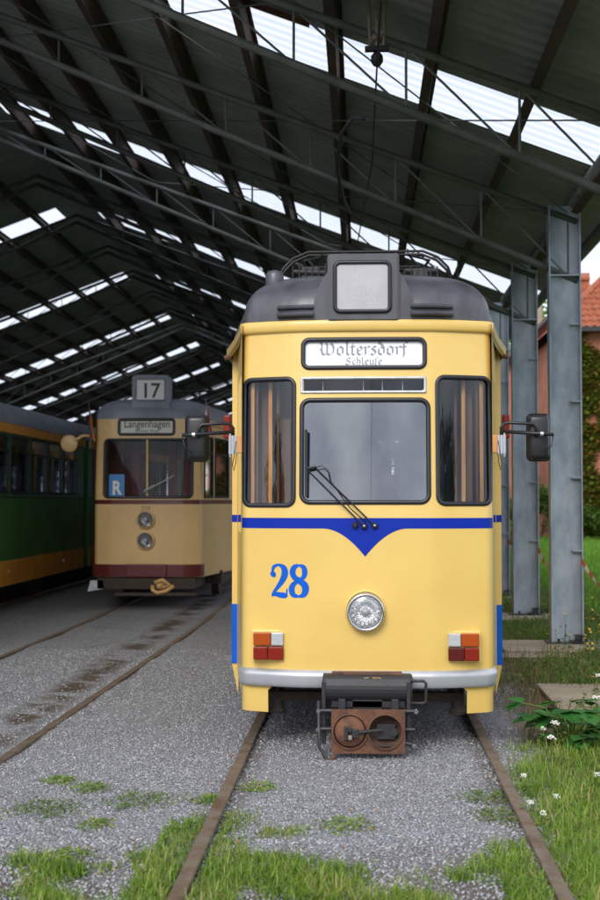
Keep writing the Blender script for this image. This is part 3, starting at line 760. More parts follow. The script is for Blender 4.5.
        gb=nb(); gb.faces.new([gb.verts.new(q) for q in [(a.x,a.y,1.35),(b.x,b.y,1.35),(b.x,b.y,2.4),(a.x,a.y,2.4)]]); obj('door_window',gb,M['glass_dark'],T)
        # blue marks on the shoulder post
        xa,xb=min(sx*.953,sx*1.010),max(sx*.953,sx*1.010)
        bm=nb(); box(bm,xa,xb,tY-.003,tY+.05,.345,.79); obj('shoulder_panel',bm,M['lightblue'],T)
        bm=nb(); box(bm,xa,xb,tY-.003,tY+.05,1.405,1.458); obj('shoulder_stripe',bm,M['blue'],T)
        bm=nb(); prism(bm,[(sx*.955,.345),(sx*1.008,.345),(sx*.96,.12)],tY+.002,tY+.03); obj('mud_flap',bm,M['yellow'],T)
        # red marker lamp on shoulder
        bm=nb(); box(bm,min(sx*1.02,sx*1.075),max(sx*1.02,sx*1.075),tY-.01,tY+.05,2.03,2.21,.012); obj('marker_lamp',bm,M['redlens'],T)
        # eave of the flaring side
        bm=nb(); rows=[]
        for (x,y) in [(sx*cx_,cy_+.10),(sx*.90,.95),(sx*1.03,tY),(sx*1.03,y1)]:
            rows.append([bm.verts.new(q) for q in [(x,y,2.635),(x+sx*.022,y,2.65),(x+sx*.022,y,2.705),(x-sx*.04,y,2.716)]])
        for A,B in zip(rows,rows[1:]):
            for i in range(3): bm.faces.new([A[i],A[i+1],B[i+1],B[i]])
        obj('eave_moulding',bm,M['yellow'],T)
        bm=nb(); tube(bm,[(sx*1.0,tY-.10,2.64),(sx*1.055,tY-.08,2.635)],.02,8); obj('drain_spout',bm,M['brownwood'],T)
    # roof
    out=[(x,S.y(x)+S.yz(2.7)) for x in xe if abs(x)<.80]; out+= [(.805,cy_+.2),(.88,.9),(1.0,tY),(1.02,2.2)]+[(1.02,2.2+k) for k in range(1,8)]+[(.9,10.2),(-.9,10.2)]+[(-1.02,2.2+k) for k in range(7,0,-1)]+[(-1.02,2.2),(-1.0,tY),(-.88,.9),(-.805,cy_+.2)]
    roof_shell('roof',out,2.712,.375,.95,9.6,M['roofgrey'],T,ex=.64,ez=.75,n=18)
    bm=nb(); 
    box(bm,-.62,.66,1.0,7.2,3.06,3.105,.01); obj('roof_walkway',bm,M['roofgrey'],T)
    # louvres
    for a,b in ((-.575,-.33),(.275,.555)):
        lv=nb()
        for z0 in (2.735,2.785):
            prof=[(.03,0),(-.012,.004),(-.016,.014),(-.004,.026),(.07,.044),(.14,.046),(.14,0)]
            rows=[]
            for t in (0,.02,.25,.5,.75,.98,1):
                x=a+(b-a)*t; e=0 if t in (0,1) else 1; zz=(z0-2.71); yb=S.y(x)+.115+zz*.5
                rows.append([lv.verts.new((x,yb+(p if e else .06),z0+q*(1 if e else .7))) for p,q in [(p-.06,q) for p,q in prof]])
            for A,B in zip(rows,rows[1:]):
                for q in range(len(prof)): lv.faces.new([A[q],A[(q+1)%len(prof)],B[(q+1)%len(prof)],B[q]])
            lv.faces.new(rows[0]); lv.faces.new(rows[-1])
        obj('vent_louvre',lv,M['roofgrey'],T)
    # blank display housing on the roof
    H = nb(); x0,x1=X(327.5),X(400); z0,z1=2.70,ZW(254)
    hp = rr_pts(x0,x1,z0,z1,.02,4); prism(H,hp,.075,.85)
    bmesh.ops.bevel(H,geom=[e for e in H.edges if abs(e.verts[0].co.y-.075)<1e-4 and abs(e.verts[1].co.y-.075)<1e-4],offset=.012,segments=2,affect='EDGES')
    hs_=obj('display_housing',H,M['roofgrey'],T)
    F = Surf(5,.01,0,0,lean0=9); F.y=lambda x:0; F.yz=lambda z:.072
    R=(X(335.5),X(390),ZW(311),ZW(263.5),.03)
    ring('frame',F,R,.016,.01,.014,.004,M['rubber'],hs_); pane('display_glass',F,R,.002,M['signgrey'],hs_)
    bm=nb(); 
    for _ in range(130):
        q=random.random(); xx=random.gauss(X(360)+(.0 if q<.5 else .06),.055); zz=random.gauss(ZW(292),.065)
        if in_rr(xx,zz,(R[0]+.015,R[1]-.015,R[2]+.015,R[3]-.02,.02)): bmesh.ops.create_icosphere(bm,subdivisions=1,radius=random.uniform(.0012,.003),matrix=Matrix.Translation((xx,.070,zz)))
    obj('rain_drops',bm,M['drop'],hs_)
    # fairing either side of housing
    for sx,a in ((-1,x0),(1,x1)):
        bm=nb(); prism(bm,[(a,2.72),(a+sx*.10,2.72),(a+sx*.085,2.86),(a+sx*.03,2.985),(a,3.02)],.11,.8); obj('housing_fairing',bm,M['roofgrey'],T)
    bm=nb(); lathe(bm,[(.055,0),(.062,.02),(.060,.10),(.048,.125),(.01,.135)],(X(274.5)*1.05,.42,2.955),'z',20); obj('roof_ventilator',bm,M['roofgrey'],T,True)
    # headlight
    hl=nb(); hc=(X(365.3),S.yz(.9)-.0,ZW(611)); lathe(hl,[(.118,.02),(.12,-.035),(.117,-.058),(.108,-.068),(.099,-.052),(.096,-.03)],hc,'y',40,(True,False)); h=obj('headlight',hl,M['chrome'],T,True)
    bm=nb(); rings=[]
    for r,d in ((.098,-.040),(.085,-.018),(.06,.002),(.03,.012)):
        rings.append([bm.verts.new((hc[0]+r*math.cos(2*PI*k/36),hc[1]+d-(.007 if k%2 else 0),hc[2]+r*math.sin(2*PI*k/36))) for k in range(36)])
    for A,B in zip(rings,rings[1:]):
        for k in range(36): bm.faces.new([A[k],A[(k+1)%36],B[(k+1)%36],B[k]])
    bm.faces.new(rings[-1]); obj('reflector',bm,M['reflector'],h)
    bm=nb(); lathe(bm,[(.096,-.046),(.06,-.058),(.001,-.062)],hc,'y',32,(False,True)); obj('lens',bm,glass('lens_glass',(.95,.96,.98),.08,1.0,.12),h,True)
    bm=nb(); lathe(bm,[(.024,-.045),(.026,-.01),(.01,0)],hc,'y',16); obj('bulb',bm,M['clearlens'],h,True)
    bm=nb(); lathe(bm,[(.132,.02),(.130,-.006),(.12,-.012)],(hc[0],hc[1],hc[2]+.006),'y',40,(True,False)); obj('headlight_mount',bm,M['yellow'],T,True)
    # tail lamps
    for sx,(a,b) in ((-1,(254.5,283.5)),(1,(447,476.5))):
        x0,x1=XW(a),XW(b); z0,z1=ZW(659.5),ZW(632.5); yb=S.y((x0+x1)/2)
        bm=nb(); box(bm,x0-.012,x1+.012,yb-.022,yb+.04,z0-.012,z1+.014,.006); tl=obj('tail_lamp',bm,M['yellow'],T)
        sp = x0+(x1-x0)*(.58 if sx<0 else .42); zm=(z0+z1)/2; f=.012; y0_,y1_=yb-.055,yb-.018
        if sx<0: segs=[(x0,sp,zm+f/3,z1,'amber'),(sp+.003,x1,zm+f/3,z1,'clearlens'),(x0,sp-.02,z0,zm-f/3,'redlens'),(sp-.018,x1,z0,zm-f/3,'redlens')]
        else: segs=[(sp,x1,zm+f/3,z1,'amber'),(x0,sp-.003,zm+f/3,z1,'clearlens'),(sp+.02,x1,z0,zm-f/3,'redlens'),(x0,sp+.018,z0,zm-f/3,'darkred')]
        for q in segs: bm=nb(); box(bm,q[0],q[1],y0_,y1_,q[2],q[3],.006); obj('lens',bm,M[q[4]],tl)
    # bumper: rounded bar following the plan
    bm=nb(); rows=[]; prof=[(-.056,.0),(-.055,.020),(-.048,.028),(-.03,.032),(.015,.040),(.034,.038),(.050,.016),(.056,.0)]
    zc=ZW(678); xb=xs_for(S,.02)
    for x in xb:
        ed=smst(abs(x),.74,.80); rows.append([bm.verts.new((x*(1+o/.8*(abs(x)/.8)**6*.6), S.y(x)+S.yz(zc)-o*(1-.2*ed)+.02*ed, zc+dz)) for dz,o in prof])
    e = [[bm.verts.new((sx*(.822 if k not in (0,7) else .80), S.y(.80)+.10, zc+prof[k][0])) for k in range(8)] for sx in (-1,1)]
    rows=[e[0]]+rows+[e[1]]
    for A,B in zip(rows,rows[1:]):
        for i in range(7): bm.faces.new([A[i],A[i+1],B[i+1],B[i]])
    obj('bumper',bm,M['silver'],T,True,False)
    # recess behind the skirt
    bm=nb(); box(bm,-.66,.66,.95,1.0,.30,.62); box(bm,-.70,.70,.34,.95,.45,.50)
    box(bm,-.62,.62,.28,.34,.28,.34,.006); box(bm,-.62,.62,.30,.34,.40,.45); box(bm,-.80,.80,1.1,9.8,.45,.55); obj('underframe',bm,M['under'],T)
    for sx in (-1,1):
        bm=nb(); lathe(bm,[(.05,-.02),(.06,0),(.04,.02),(.04,.08)],(sx*.58,.31,.22),'z',14); tube(bm,[(sx*.58,.31,.25),(sx*.58,.31,.45)],.02,8); obj('guard_iron',bm,M['under'],T)
        # skirt cheeks (thickness)
    bogie(T,2.4); bogie(T,4.6); bogie(T,8.2)
    # coupler
    C = nb(); X2=lambda px:(px-366.8)/164; Z2=lambda py:1.57+(500-py)/164
    x0,x1=X2(322),X2(412); zc=Z2(688)
    # half drum cover
    rows=[]
    for x in (x0,x0+.01,x1-.01,x1):
        r=.078 if x in (x0,x1) else .085
        rows.append([C.verts.new((x,-.09-r*.75*math.sin(a)+.03, zc-.01+r*math.cos(a))) for a in [PI*k/12 for k in range(0,12)]]+[C.verts.new((x,.05,zc-.07)),C.verts.new((x,.05,zc+.074))])
    for A,B in zip(rows,rows[1:]):
        n=len(A)
        for i in range(n): C.faces.new([A[i],A[(i+1)%n],B[(i+1)%n],B[i]])
    C.faces.new(rows[0]); C.faces.new(rows[-1]); cp=obj('coupler_cover',C,M['darkmetal'],T,True)
    cp.data.shade_flat()
    bm=nb(); box(bm,X2(331),X2(402),-.075,.02,zc+.068,zc+.085,.004); obj('cover_lip',bm,M['rust'],cp)
    bm=nb()
    for a,b,w_ in [(-.02,.025,'y'),(.03,.05,'w'),(.055,.07,'w')]:
        ribbon(bm,[(a+.0+i*.006,zc+.058+random.uniform(-.004,.004)) for i in range(6)],[.004]*6,lambda x,z,o:(x,-.105,z),0)
    obj('paint_scratches',bm,M['brass'],cp,recalc=False)
    bm=nb(); ax,bx2=X2(331),X2(404); za,zb2=Z2(751),Z2(708); yb=-.20
    # plate with two round openings
    c1=(X2(349.5),(za+zb2)/2+.002); c2_=(X2(384.5),(za+zb2)/2+.002); r1=.105; 
    nx,nz_=76,44; V={}
    def vv(i,j):
        if (i,j) not in V: V[(i,j)]=bm.verts.new((ax+(bx2-ax)*i/nx,yb,za+(zb2-za)*j/nz_))
        return V[(i,j)]
    for i in range(nx):
        for j in range(nz_):
            xm=ax+(bx2-ax)*(i+.5)/nx; zm=za+(zb2-za)*(j+.5)/nz_
            if math.hypot(xm-c2_[0],zm-c2_[1])<r1 : continue
            bm.faces.new([vv(i,j),vv(i+1,j),vv(i+1,j+1),vv(i,j+1)])
    r_=bmesh.ops.extrude_face_region(bm,geom=list(bm.faces)); bmesh.ops.translate(bm,verts=[v for v in r_['geom'] if isinstance(v,bmesh.types.BMVert)],vec=(0,.03,0))
    pl=obj('coupler_plate',bm,M['rust'],T)
    bm=nb(); 
    for c in (c1,c2_): lathe(bm,[(r1+.004,.0),(r1+.004,-.014),(r1-.004,-.016),(r1-.006,0)],(c[0],yb,c[1]),'y',36,(False,False))
    obj('rim',bm,M['rust'],pl)
    bm=nb(); lathe(bm,[(r1-.006,-.002),(r1-.02,-.012),(.055,-.03),(.03,-.034),(.001,-.034)],(c1[0],yb,c1[1]),'y',32); obj('cone',bm,M['rust'],pl,True)
    bm=nb(); lathe(bm,[(r1,.03),(.085,.06),(.04,.085),(.001,.09)],(c2_[0],yb,c2_[1]),'y',28,(False,True)); obj('funnel',bm,M['funnel'],pl,True)
    bm=nb(); box(bm,c1[0]-.035,c1[0]-.012,yb-.055,yb-.02,c1[1]-.045,c1[1]+.035,.003); box(bm,c1[0]+.012,c1[0]+.05,yb-.055,yb-.02,c1[1]-.03,c1[1]+.02,.003); box(bm,c1[0]-.012,c1[0]+.012,yb-.06,yb-.03,c1[1]+.005,c1[1]+.03,.002)
    tube(bm,[(c1[0]+.04,yb-.04,c1[1]),(c2_[0]-.02,yb+.0,c1[1]+.01)],.011,8); lathe(bm,[(.026,.0),(.026,.03)],(c2_[0]+.05,yb+.01,c2_[1]-.005),'y',14); box(bm,c2_[0]-.05,c2_[0]+.06,yb+.03,yb+.05,c2_[1]-.05,c2_[1]+.04); obj('latch',bm,M['darkmetal'],pl)
    bm=nb(); box(bm,c1[0]-.01,c1[0]+.012,yb-.064,yb-.05,c1[1]-.04,c1[1]-.015,.002); obj('pin',bm,M['porcelain'],pl)
    bm=nb(); box(bm,c2_[0]-.045,c2_[0]+.05,yb-.004,yb+.02,c2_[1]-.088,c2_[1]-.078); obj('slot',bm,M['under'],pl)
    # side cheeks and bolts, bracket, lever
    bm=nb(); 
    for px in (321,406): box(bm,X2(px),X2(px+4),-.13,.0,Z2(744),Z2(682),.003)
    for px in (338,391): box(bm,X2(px),X2(px+7),-.15,-.05,Z2(711),Z2(699),.003)
    box(bm,X2(331),X2(404),-.1,.25,Z2(708),Z2(702)); box(bm,-.09,.09,-.10,.9,.26,.36)
    for py in (710,728):
        tube(bm,[(X2(318),-.16,Z2(py)),(X2(332),-.16,Z2(py))],.012,8); tube(bm,[(X2(402),-.16,Z2(py)),(X2(414),-.16,Z2(py))],.012,8)
    tube(bm,[(X2(402),-.16,Z2(741)),(X2(412),-.16,Z2(743))],.014,8)
    obj('coupler_bracket',bm,M['darkmetal'],T)
    bm=nb()
    for px,py in ((318,710),(318,728),(415,710),(413,743)): lathe(bm,[(.013,-.02),(.016,-.01),(.013,.006)],(X2(px),-.165,Z2(py)),'y',10)
    obj('bolt',bm,M['chrome'],T)
    bm=nb(); tube(bm,[(X2(318),-.17,Z2(700)),(X2(319),-.18,Z2(745)),(X2(327),-.20,Z2(758)),(X2(333),-.20,Z2(757))],.011,8); lv=obj('lever',bm,M['darkmetal'],T,True)
    bm=nb(); tube(bm,[(X2(329),-.20,Z2(759)),(X2(335),-.205,Z2(753))],.015,8); obj('lever_tip',bm,M['rust'],lv)
    bm=nb(); tube(bm,[(X2(410),-.12,Z2(681)),(X2(423),-.12,Z2(681)),(X2(425.5),-.12,Z2(683)),(X2(425.5),-.12,Z2(701)),(X2(423),-.12,Z2(703)),(X2(409),-.12,Z2(703))],.009,8); obj('grab_handle',bm,M['darkmetal'],T,True)
    # wiper
    wy=S.P(0,ZW(480))[1]-.045
    bm=nb(); piv=[(X(364),ZW(526)),(X(374.5),ZW(525.5))]; top=[(X(306.5),ZW(469)),(X(315.5),ZW(468))]
    for (a,b),(c,d) in zip(piv,top): tube(bm,[(a,-.02,b),(c,wy,d)],.0055,6)
    tube(bm,[(X(306),wy,ZW(469)),(X(316),wy,ZW(467))],.009,6); wp=obj('wiper_arm',bm,M['rubber'],T)
    bm=nb(); box(bm,X(305),X(307.6),wy-.012,wy+.03,ZW(496.5),ZW(430),.002); obj('wiper_blade',bm,M['rubber'],wp)
    bm=nb(); tube(bm,[(X(315),wy,ZW(468)),(X(322),wy-.03,ZW(466)),(X(328),wy-.03,ZW(470)),(X(330),wy,ZW(480)),(X(350),0,ZW(508)),(X(366),-.02,ZW(522))],.003,6); obj('washer_hose',bm,M['rubber'],wp,True)
    bm=nb()
    for a,b in piv+[(X(355),ZW(525))]: lathe(bm,[(.02,.02),(.02,-.02),(.012,-.03),(.002,-.03)],(a,0,b),'y',16)
    obj('wiper_pivot',bm,M['rubber'],wp)
    bm=nb()
    for a,b in piv: lathe(bm,[(.008,-.030),(.008,-.034),(.001,-.035)],(a,0,b),'y',10)
    obj('pivot_nut',bm,M['chrome'],wp)
    # mirrors
    for sx in (-1,1):
        mz=ZW(436); mx=sx*1.105
        bm=nb(); box(bm,mx-.078,mx+.078,.26,.34,mz-.155,mz+.155,.035,5)
        for v in bm.verts:
            if v.co.y<.30: v.co.x = mx+(v.co.x-mx)*.86; v.co.z = mz+(v.co.z-mz)*.94
        hd=obj('wing_mirror',bm,M['mirrorblack'],T,True)
        bm=nb(); box(bm,mx-.066,mx+.066,.338,.344,mz-.14,mz+.14,.002); obj('mirror_glass',bm,M['mirror'],hd)
        bx_=sx*.865; zt2=ZW(421); zm2=ZW(430)
        bm=nb(); tube(bm,[(bx_,.28,ZW(447)),(bx_,.27,zt2-.03),(bx_+sx*.02,.27,zt2-.005),(bx_+sx*.05,.26,zt2),(mx-sx*.04,.24,zt2-.01),(mx-sx*.02,.24,zt2-.03),(mx-sx*.02,.25,mz)],.011,8)
        tube(bm,[(bx_,.265,zm2),(mx+sx*.02,.22,zm2-.018),(mx+sx*.085,.22,zm2-.022)],.012,8)
        tube(bm,[(mx+sx*.085,.22,zm2-.022),(mx+sx*.07,.22,mz-.06),(mx+sx*.02,.22,mz-.10)],.004,6)
        obj('mirror_arm',bm,M['mirrorblack'],hd,True)
        bm=nb(); tube(bm,[(mx+sx*.0,.218,zm2-.018),(mx+sx*.02,.218,zm2-.019)],.015,10); obj('arm_clamp',bm,M['alu'],hd)
        bm=nb(); box(bm,min(sx*.80,sx*.835),max(sx*.80,sx*.835),.20,.23,ZW(452),ZW(434),.004); obj('hinge_plate',bm,M['wood'],hd)
        bm=nb()
        for k in range(3): tube(bm,[(sx*(.842+k*.018),.21,ZW(453)),(sx*(.842+k*.018),.21,ZW(434))],.0105,10)
        tube(bm,[(sx*.878,.21,ZW(456)),(sx*.878,.21,ZW(432))],.006,8); obj('hinge',bm,M['silver'],hd)
        bm=nb(); tube(bm,[(sx*.835,.205,ZW(452)),(sx*.84,.20,ZW(462)),(sx*.852,.2,ZW(470)),(sx*.862,.2,ZW(464)),(sx*.85,.2,ZW(455)),(sx*.838,.2,ZW(440))],.003,5); obj('cable',bm,M['rubber'],hd,True)
    # interior
    I=nb(); box(I,-.93,.93,1.7,10,.62,.66); box(I,-.74,.74,.25,1.7,.62,.66); box(I,-.93,.93,1.7,10,2.66,2.69); box(I,-.74,.74,.4,1.7,2.66,2.69); obj('floor',I,M['interior'],T)
    I=nb(); box(I,-.62,.62,.10,.30,1.02,1.36,.02); obj('driver_desk',I,M['interior'],T)
    I=nb(); wall(I,(-.93,1.6),(.93,1.6),.66,2.68,[(.62,1.24,.8,2.5)]); obj('cab_partition',I,M['curtain'],T)
    for sx in (-1,1):
        for xx,ww,yy,mm in ((.735,.013,.235,'wood'),(.708,.009,.26,'brownwood'),(.655,.030,.33,'brownwood'),(.620,.013,.24,'wood'),(.575,.010,.30,'brownwood')):
            bm=nb(); box(bm,sx*xx-ww,sx*xx+ww,yy,yy+.05,1.1,2.62,.004); obj('door_frame',bm,M[mm],T)
        bm=nb(); box(bm,min(sx*.50,sx*.76),max(sx*.50,sx*.76),.32,.36,ZW(509),ZW(504)); obj('cab_ledge',bm,M['wood'],T)
    bm=nb()
    for k in range(24):
        x=.40+.008*k*.7; tube(bm,[(x,.75+.02*math.sin(k*2),1.2),(x-.02,.75+.02*math.sin(k*2),2.6)],.010,6)
    obj('curtain',bm,M['curtain'],T,True)
    bm=nb(); box(bm,-.58,-.50,.40,.44,1.2,2.1); obj('coat_panel',bm,M['brownwood'],T)
    bm=nb(); box(bm,-.25,.25,.75,1.15,1.0,1.1,.03); box(bm,-.22,.22,1.1,1.18,1.1,1.75,.03); obj('driver_seat',bm,M['seat'],T)
    for k in range(5):
        for sx in (-1,1):
            bm=nb(); y=3+k*1.3; box(bm,min(sx*.3,sx*.9),max(sx*.3,sx*.9),y,y+.45,1.0,1.1,.02); box(bm,min(sx*.3,sx*.9),max(sx*.3,sx*.9),y+.4,y+.46,1.1,1.6,.02); obj('seat',bm,M['seat'],T)
    bm=nb(); wall(bm,(-1.0,10.2),(1.0,10.2),.4,2.7,[(.5,1.5,1.5,2.4)]); obj('rear_panel',bm,M['yellow'],T)
    # pantograph
    pg=nb(); yy=1.95
    for y in (yy,yy+.9):
        tube(pg,[(-.52,y,3.22),(.52,y,3.22)],.014,8)
    for sx in (-1,1): tube(pg,[(sx*.40,yy,3.22),(sx*.40,yy+.9,3.22)],.014,8)
    pan=obj('pantograph',pg,M['darkmetal'],T); pan.location=(0,0,.07)
    bm=nb()
    for sx in (-1,1):
        tube(bm,[(sx*.40,yy+.1,3.24),(sx*.50,yy+.8,3.40),(sx*.34,yy+.35,3.48)],.011,8)
        tube(bm,[(sx*.36,yy+.8,3.26),(sx*.50,yy+.1,3.38),(sx*.34,yy+.40,3.48)],.011,8)
    tube(bm,[(-.42,yy+.1,3.33),(.42,yy+.1,3.33)],.009,6); tube(bm,[(-.46,yy+.75,3.39),(.46,yy+.75,3.39)],.009,6)
    for i in range(4): tube(bm,[(-.42+.21*i,yy+.1,3.33),(-.21+.21*i,yy+.75,3.39)],.006,6)
    obj('arm',bm,M['darkmetal'],pan)
    for dy in (0,.14):
        bm=nb(); tube(bm,[(-.70,yy+.3+dy,3.26),(-.66,yy+.3+dy,3.36),(-.58,yy+.3+dy,3.44),(-.46,yy+.3+dy,3.49),(.46,yy+.3+dy,3.49),(.58,yy+.3+dy,3.44),(.66,yy+.3+dy,3.36),(.68,yy+.3+dy,3.30)],.011,8); obj('collector_bow',bm,M['darkmetal'],pan,True)
    for sx in (-1,1):
        for y in (yy,yy+.9):
            bm=nb(); lathe(bm,[(.03,0),(.045,.012),(.03,.024),(.045,.036),(.03,.048),(.045,.06),(.03,.075),(.02,.12)],(sx*.45,y,3.09),'z',14); obj('insulator',bm,M['porcelain'],pan)
    bm=nb(); box(bm,-.50,-.36,yy-.1,yy+.05,3.12,3.30,.01); box(bm,.36,.48,yy-.12,yy,3.12,3.28,.01); tube(bm,[(-.5,yy-.1,3.2),(.5,yy-.1,3.2)],.01,6); tube(bm,[(.30,yy-.1,3.26),(.56,yy-.1,3.26)],.02,8); tube(bm,[(-.56,yy-.1,3.26),(-.3,yy-.1,3.25)],.02,8)
    for k in range(6): tube(bm,[(-.56+.05*k,yy-.12,3.12),(-.56+.05*k,yy-.12,3.30+.02*(k%2))],.006,6); tube(bm,[(.30+.05*k,yy-.12,3.12),(.30+.05*k,yy-.12,3.27+.02*(k%2))],.006,6)
    obj('spring_gear',bm,M['darkmetal'],pan)
    return T
yellow_tram()

# ------------------------------------------------------------------ beige tram
def beige_tram():
    T = thing('tram','beige tram with maroon trim, number 17 on its roof box, middle track','tram',(-3.12,18.57,0))
    X=lambda px:(px-143.5)/70; Z=lambda py:1.575+(500-py)/70
    S=Surf(.79,.07,.02,.10,lean0=1.55,lean=.06,flat=.5)
    win=(X(99.5),X(188.5),Z(497.5),Z(439.5),.06); dest=(X(114.5),X(169.5),Z(433.5),Z(419.5),.03)
    front_shell('front_panel',S,.46,2.745,[win,dest],lambda x,z:True,M['beige'],T,.014)
    ring('window_seal',S,win,.022,.016,.015,.03,M['rubber'],T); pane('windscreen',S,win,-.01,glass('old_windscreen_glass',(1,.95,.95),.0,1.0),T)
    bm=nb(); box(bm,-.012,.012,S.yz(2)-.01,S.yz(2)+.03,win[2],win[3]); obj('window_bar',bm,M['beige'],T)
    ds=pane('destination_sign',S,dest,-.012,mat('sign_cream',(.62,.62,.56),.4),T); ring('frame',S,dest,.028,.012,.018,.02,M['rubber'],ds)
    text_mesh('Langenhagen',.155,'lettering',M['black'],ds,S.P,X(142.5),Z(427),-.009,0.01,width=.66)
    text_mesh('Berliner Platz',.055,'lettering',M['black'],ds,S.P,X(142.5),Z(431.8),-.009,0,width=.34)
    xx=xs_for(S,.03)
    band('trim_stripe',S,xx,lambda x:Z(500.2),lambda x:Z(504.5),.004,M['maroon'],T)
    bm=nb(); rows=[]
    for x in xx: rows.append([bm.verts.new((x*1.03,S.y(x)-o,z)) for z,o in [(Z(577),0),(Z(577),.045),(Z(565),.045),(Z(565),0)]])
    for A,B in zip(rows,rows[1:]):
        for i in range(3): bm.faces.new([A[i],A[i+1],B[i+1],B[i]])
    obj('bumper',bm,M['maroon'],T)
    bm=nb(); box(bm,-.28,.30,-.075,0,Z(577.5),Z(564.5),.01); obj('bumper_pad',bm,M['maroon'],T)
    for py in (520,541):
        bm=nb(); hc=(X(142.5),0,Z(py)); lathe(bm,[(.135,.02),(.135,-.03),(.12,-.055),(.108,-.05),(.10,-.02)],hc,'y',32,(True,False)); h=obj('headlight',bm,M['beige'],T,True)
        bm=nb(); lathe(bm,[(.112,-.056),(.10,-.050),(.090,-.03),(.05,-.01),(.001,-.005)],hc,'y',28,(False,True)); obj('reflector',bm,M['chrome'],h,True)
        bm=nb(); lathe(bm,[(.03,-.03),(.03,-.06),(.001,-.07)],hc,'y',12); obj('bulb',bm,M['clearlens'],h,True)
    text_mesh('227',.09,'number',M['black'],T,S.P,X(142.5),Z(511.2),.003)
    cy=S.y(.775); out=[(x,S.y(x)+S.yz(2.7)) for x in xs_for(S,.05)]
    for sx in (-1,1):
        p0=(sx*.775,cy); p1=(sx*1.05,2.1); hs=[(.12,.62,1.6,2.5),(.74,1.6,1.6,2.5)]
        bm=nb(); L,dx,dy=wall(bm,p0,p1,.46,2.745,hs); hs2=[(.3+k*1.3,1.45+k*1.3,1.6,2.5) for k in range(7)]; wall(bm,p1,(p1[0],12),.46,2.745,hs2); obj('side_panel',bm,M['beige'],T)
        for h in hs: 
            bm=nb(); bm.faces.new([bm.verts.new((p0[0]+dx*s-sx*.01,p0[1]+dy*s,z)) for s,z in [(h[0],h[2]),(h[1],h[2]),(h[1],h[3]),(h[0],h[3])]]); wi=obj('side_window',bm,M['glass_dark'],T)
            bm=nb()
            for s in (h[0]+.02,h[1]-.02): tube(bm,[(p0[0]+dx*s,p0[1]+dy*s,h[2]),(p0[0]+dx*s,p0[1]+dy*s,h[3])],.022,6)
            for z in (h[2]+.01,h[3]-.01,h[3]-.25): tube(bm,[(p0[0]+dx*h[0],p0[1]+dy*h[0],z),(p0[0]+dx*h[1],p0[1]+dy*h[1],z)],.016,6)
            obj('frame',bm,M['rubber'],wi)
        for h in hs2:
            bm=nb(); bm.faces.new([bm.verts.new((p1[0]-sx*.01,p1[1]+s,z)) for s,z in [(h[0],h[2]),(h[1],h[2]),(h[1],h[3]),(h[0],h[3])]]); obj('side_window',bm,M['glass_dark'],T)
        bm=nb(); wall(bm,(p0[0]+sx*.006,p0[1]),(p1[0]+sx*.006,p1[1]),Z(504.5),Z(500.2),[]); wall(bm,(p1[0]+sx*.006,p1[1]),(p1[0]+sx*.006,12),Z(504.5),Z(500.2),[]); obj('trim_stripe',bm,M['maroon'],T)
        bm=nb(); pf=[(p0[0],p0[1]+.05),(p1[0],p1[1]),(p1[0],12)]; rows=[[bm.verts.new((x+sx*o,y,z)) for z,o in [(2.66,0),(2.67,.03),(2.74,.035),(2.75,-.03)]] for x,y in pf]
        for A,B in zip(rows,rows[1:]):
            for i in range(3): bm.faces.new([A[i],A[i+1],B[i+1],B[i]])
        obj('gutter',bm,M['beige'],T)
        bm=nb(); tube(bm,[(sx*.80,cy+.05,2.45),(sx*.78,-.05,3.05)],.012,6) if sx>0 else tube(bm,[(sx*.80,cy,2.5),(sx*.80,-.02,3.2)],.012,6)
    out=[p for p in out]+[(.90,1.0),(1.05,2.1),(1.05,6),(1.05,9),(.95,12),(-.95,12),(-1.05,9),(-1.05,6),(-1.05,2.1),(-.90,1.0)]
    roof_shell('roof',out,2.745,.33,1.0,11.3,M['roof2'],T,ex=.55,ez=.8)
    bm=nb(); wall(bm,(-.95,12),(.95,12),.46,2.745,[]); obj('rear_panel',bm,M['beige'],T)
    H=nb(); prism(H,rr_pts(X(126.5),X(164.5),2.80,Z(373.5),.05,5),.12,.42); h=obj('number_box',H,M['roof2'],T)
    F=Surf(5,.01,0,0,lean0=9); F.y=lambda x:0; F.yz=lambda z:.118
    R=(X(131),X(160),Z(399),Z(378),.02); pane('number_panel',F,R,.002,mat('number_panel_white',(.62,.66,.66),.4),h); ring('frame',F,R,.02,.008,.02,.01,M['roof2'],h)
    text_mesh('17',.30,'number',M['black'],h,F.P,X(145.5),Z(396.5),.006,.015,width=.235)
    # R sign in the window
    F2=Surf(5,.01,0,0,lean0=9); F2.y=lambda x:0; F2.yz=lambda z:.0
    rs=pane('route_card',S,(X(104.5),X(120.5),Z(498),Z(474.5),.005),.002,M['rsign'],T); 
    text_mesh('R',.27,'lettering',M['white'],rs,S.P,X(112.5),Z(494.5),.006,.03,width=.135)
    # wiper
    bm=nb(); tube(bm,[(X(141.5),-.02,Z(492)),(X(171),-.0,Z(476))],.012,6); tube(bm,[(X(141),-.02,Z(492)),(X(152),-.02,Z(486))],.02,6); obj('wiper',bm,M['alu'],T)
    # round mirror on the left
    bm=nb(); tube(bm,[(-.80,.12,Z(436)),(X(78),.0,Z(435.5)),(X(70),-.02,Z(441))],.022,8); mr=obj('mirror_arm',bm,M['beige'],T,True)
    bm=nb(); lathe(bm,[(.03,-.04),(.10,-.035),(.125,-.02),(.125,.0),(.10,.015)],(X(64.5),-.0,Z(443.5)),'y',24); obj('round_mirror',bm,M['beige'],mr,True)
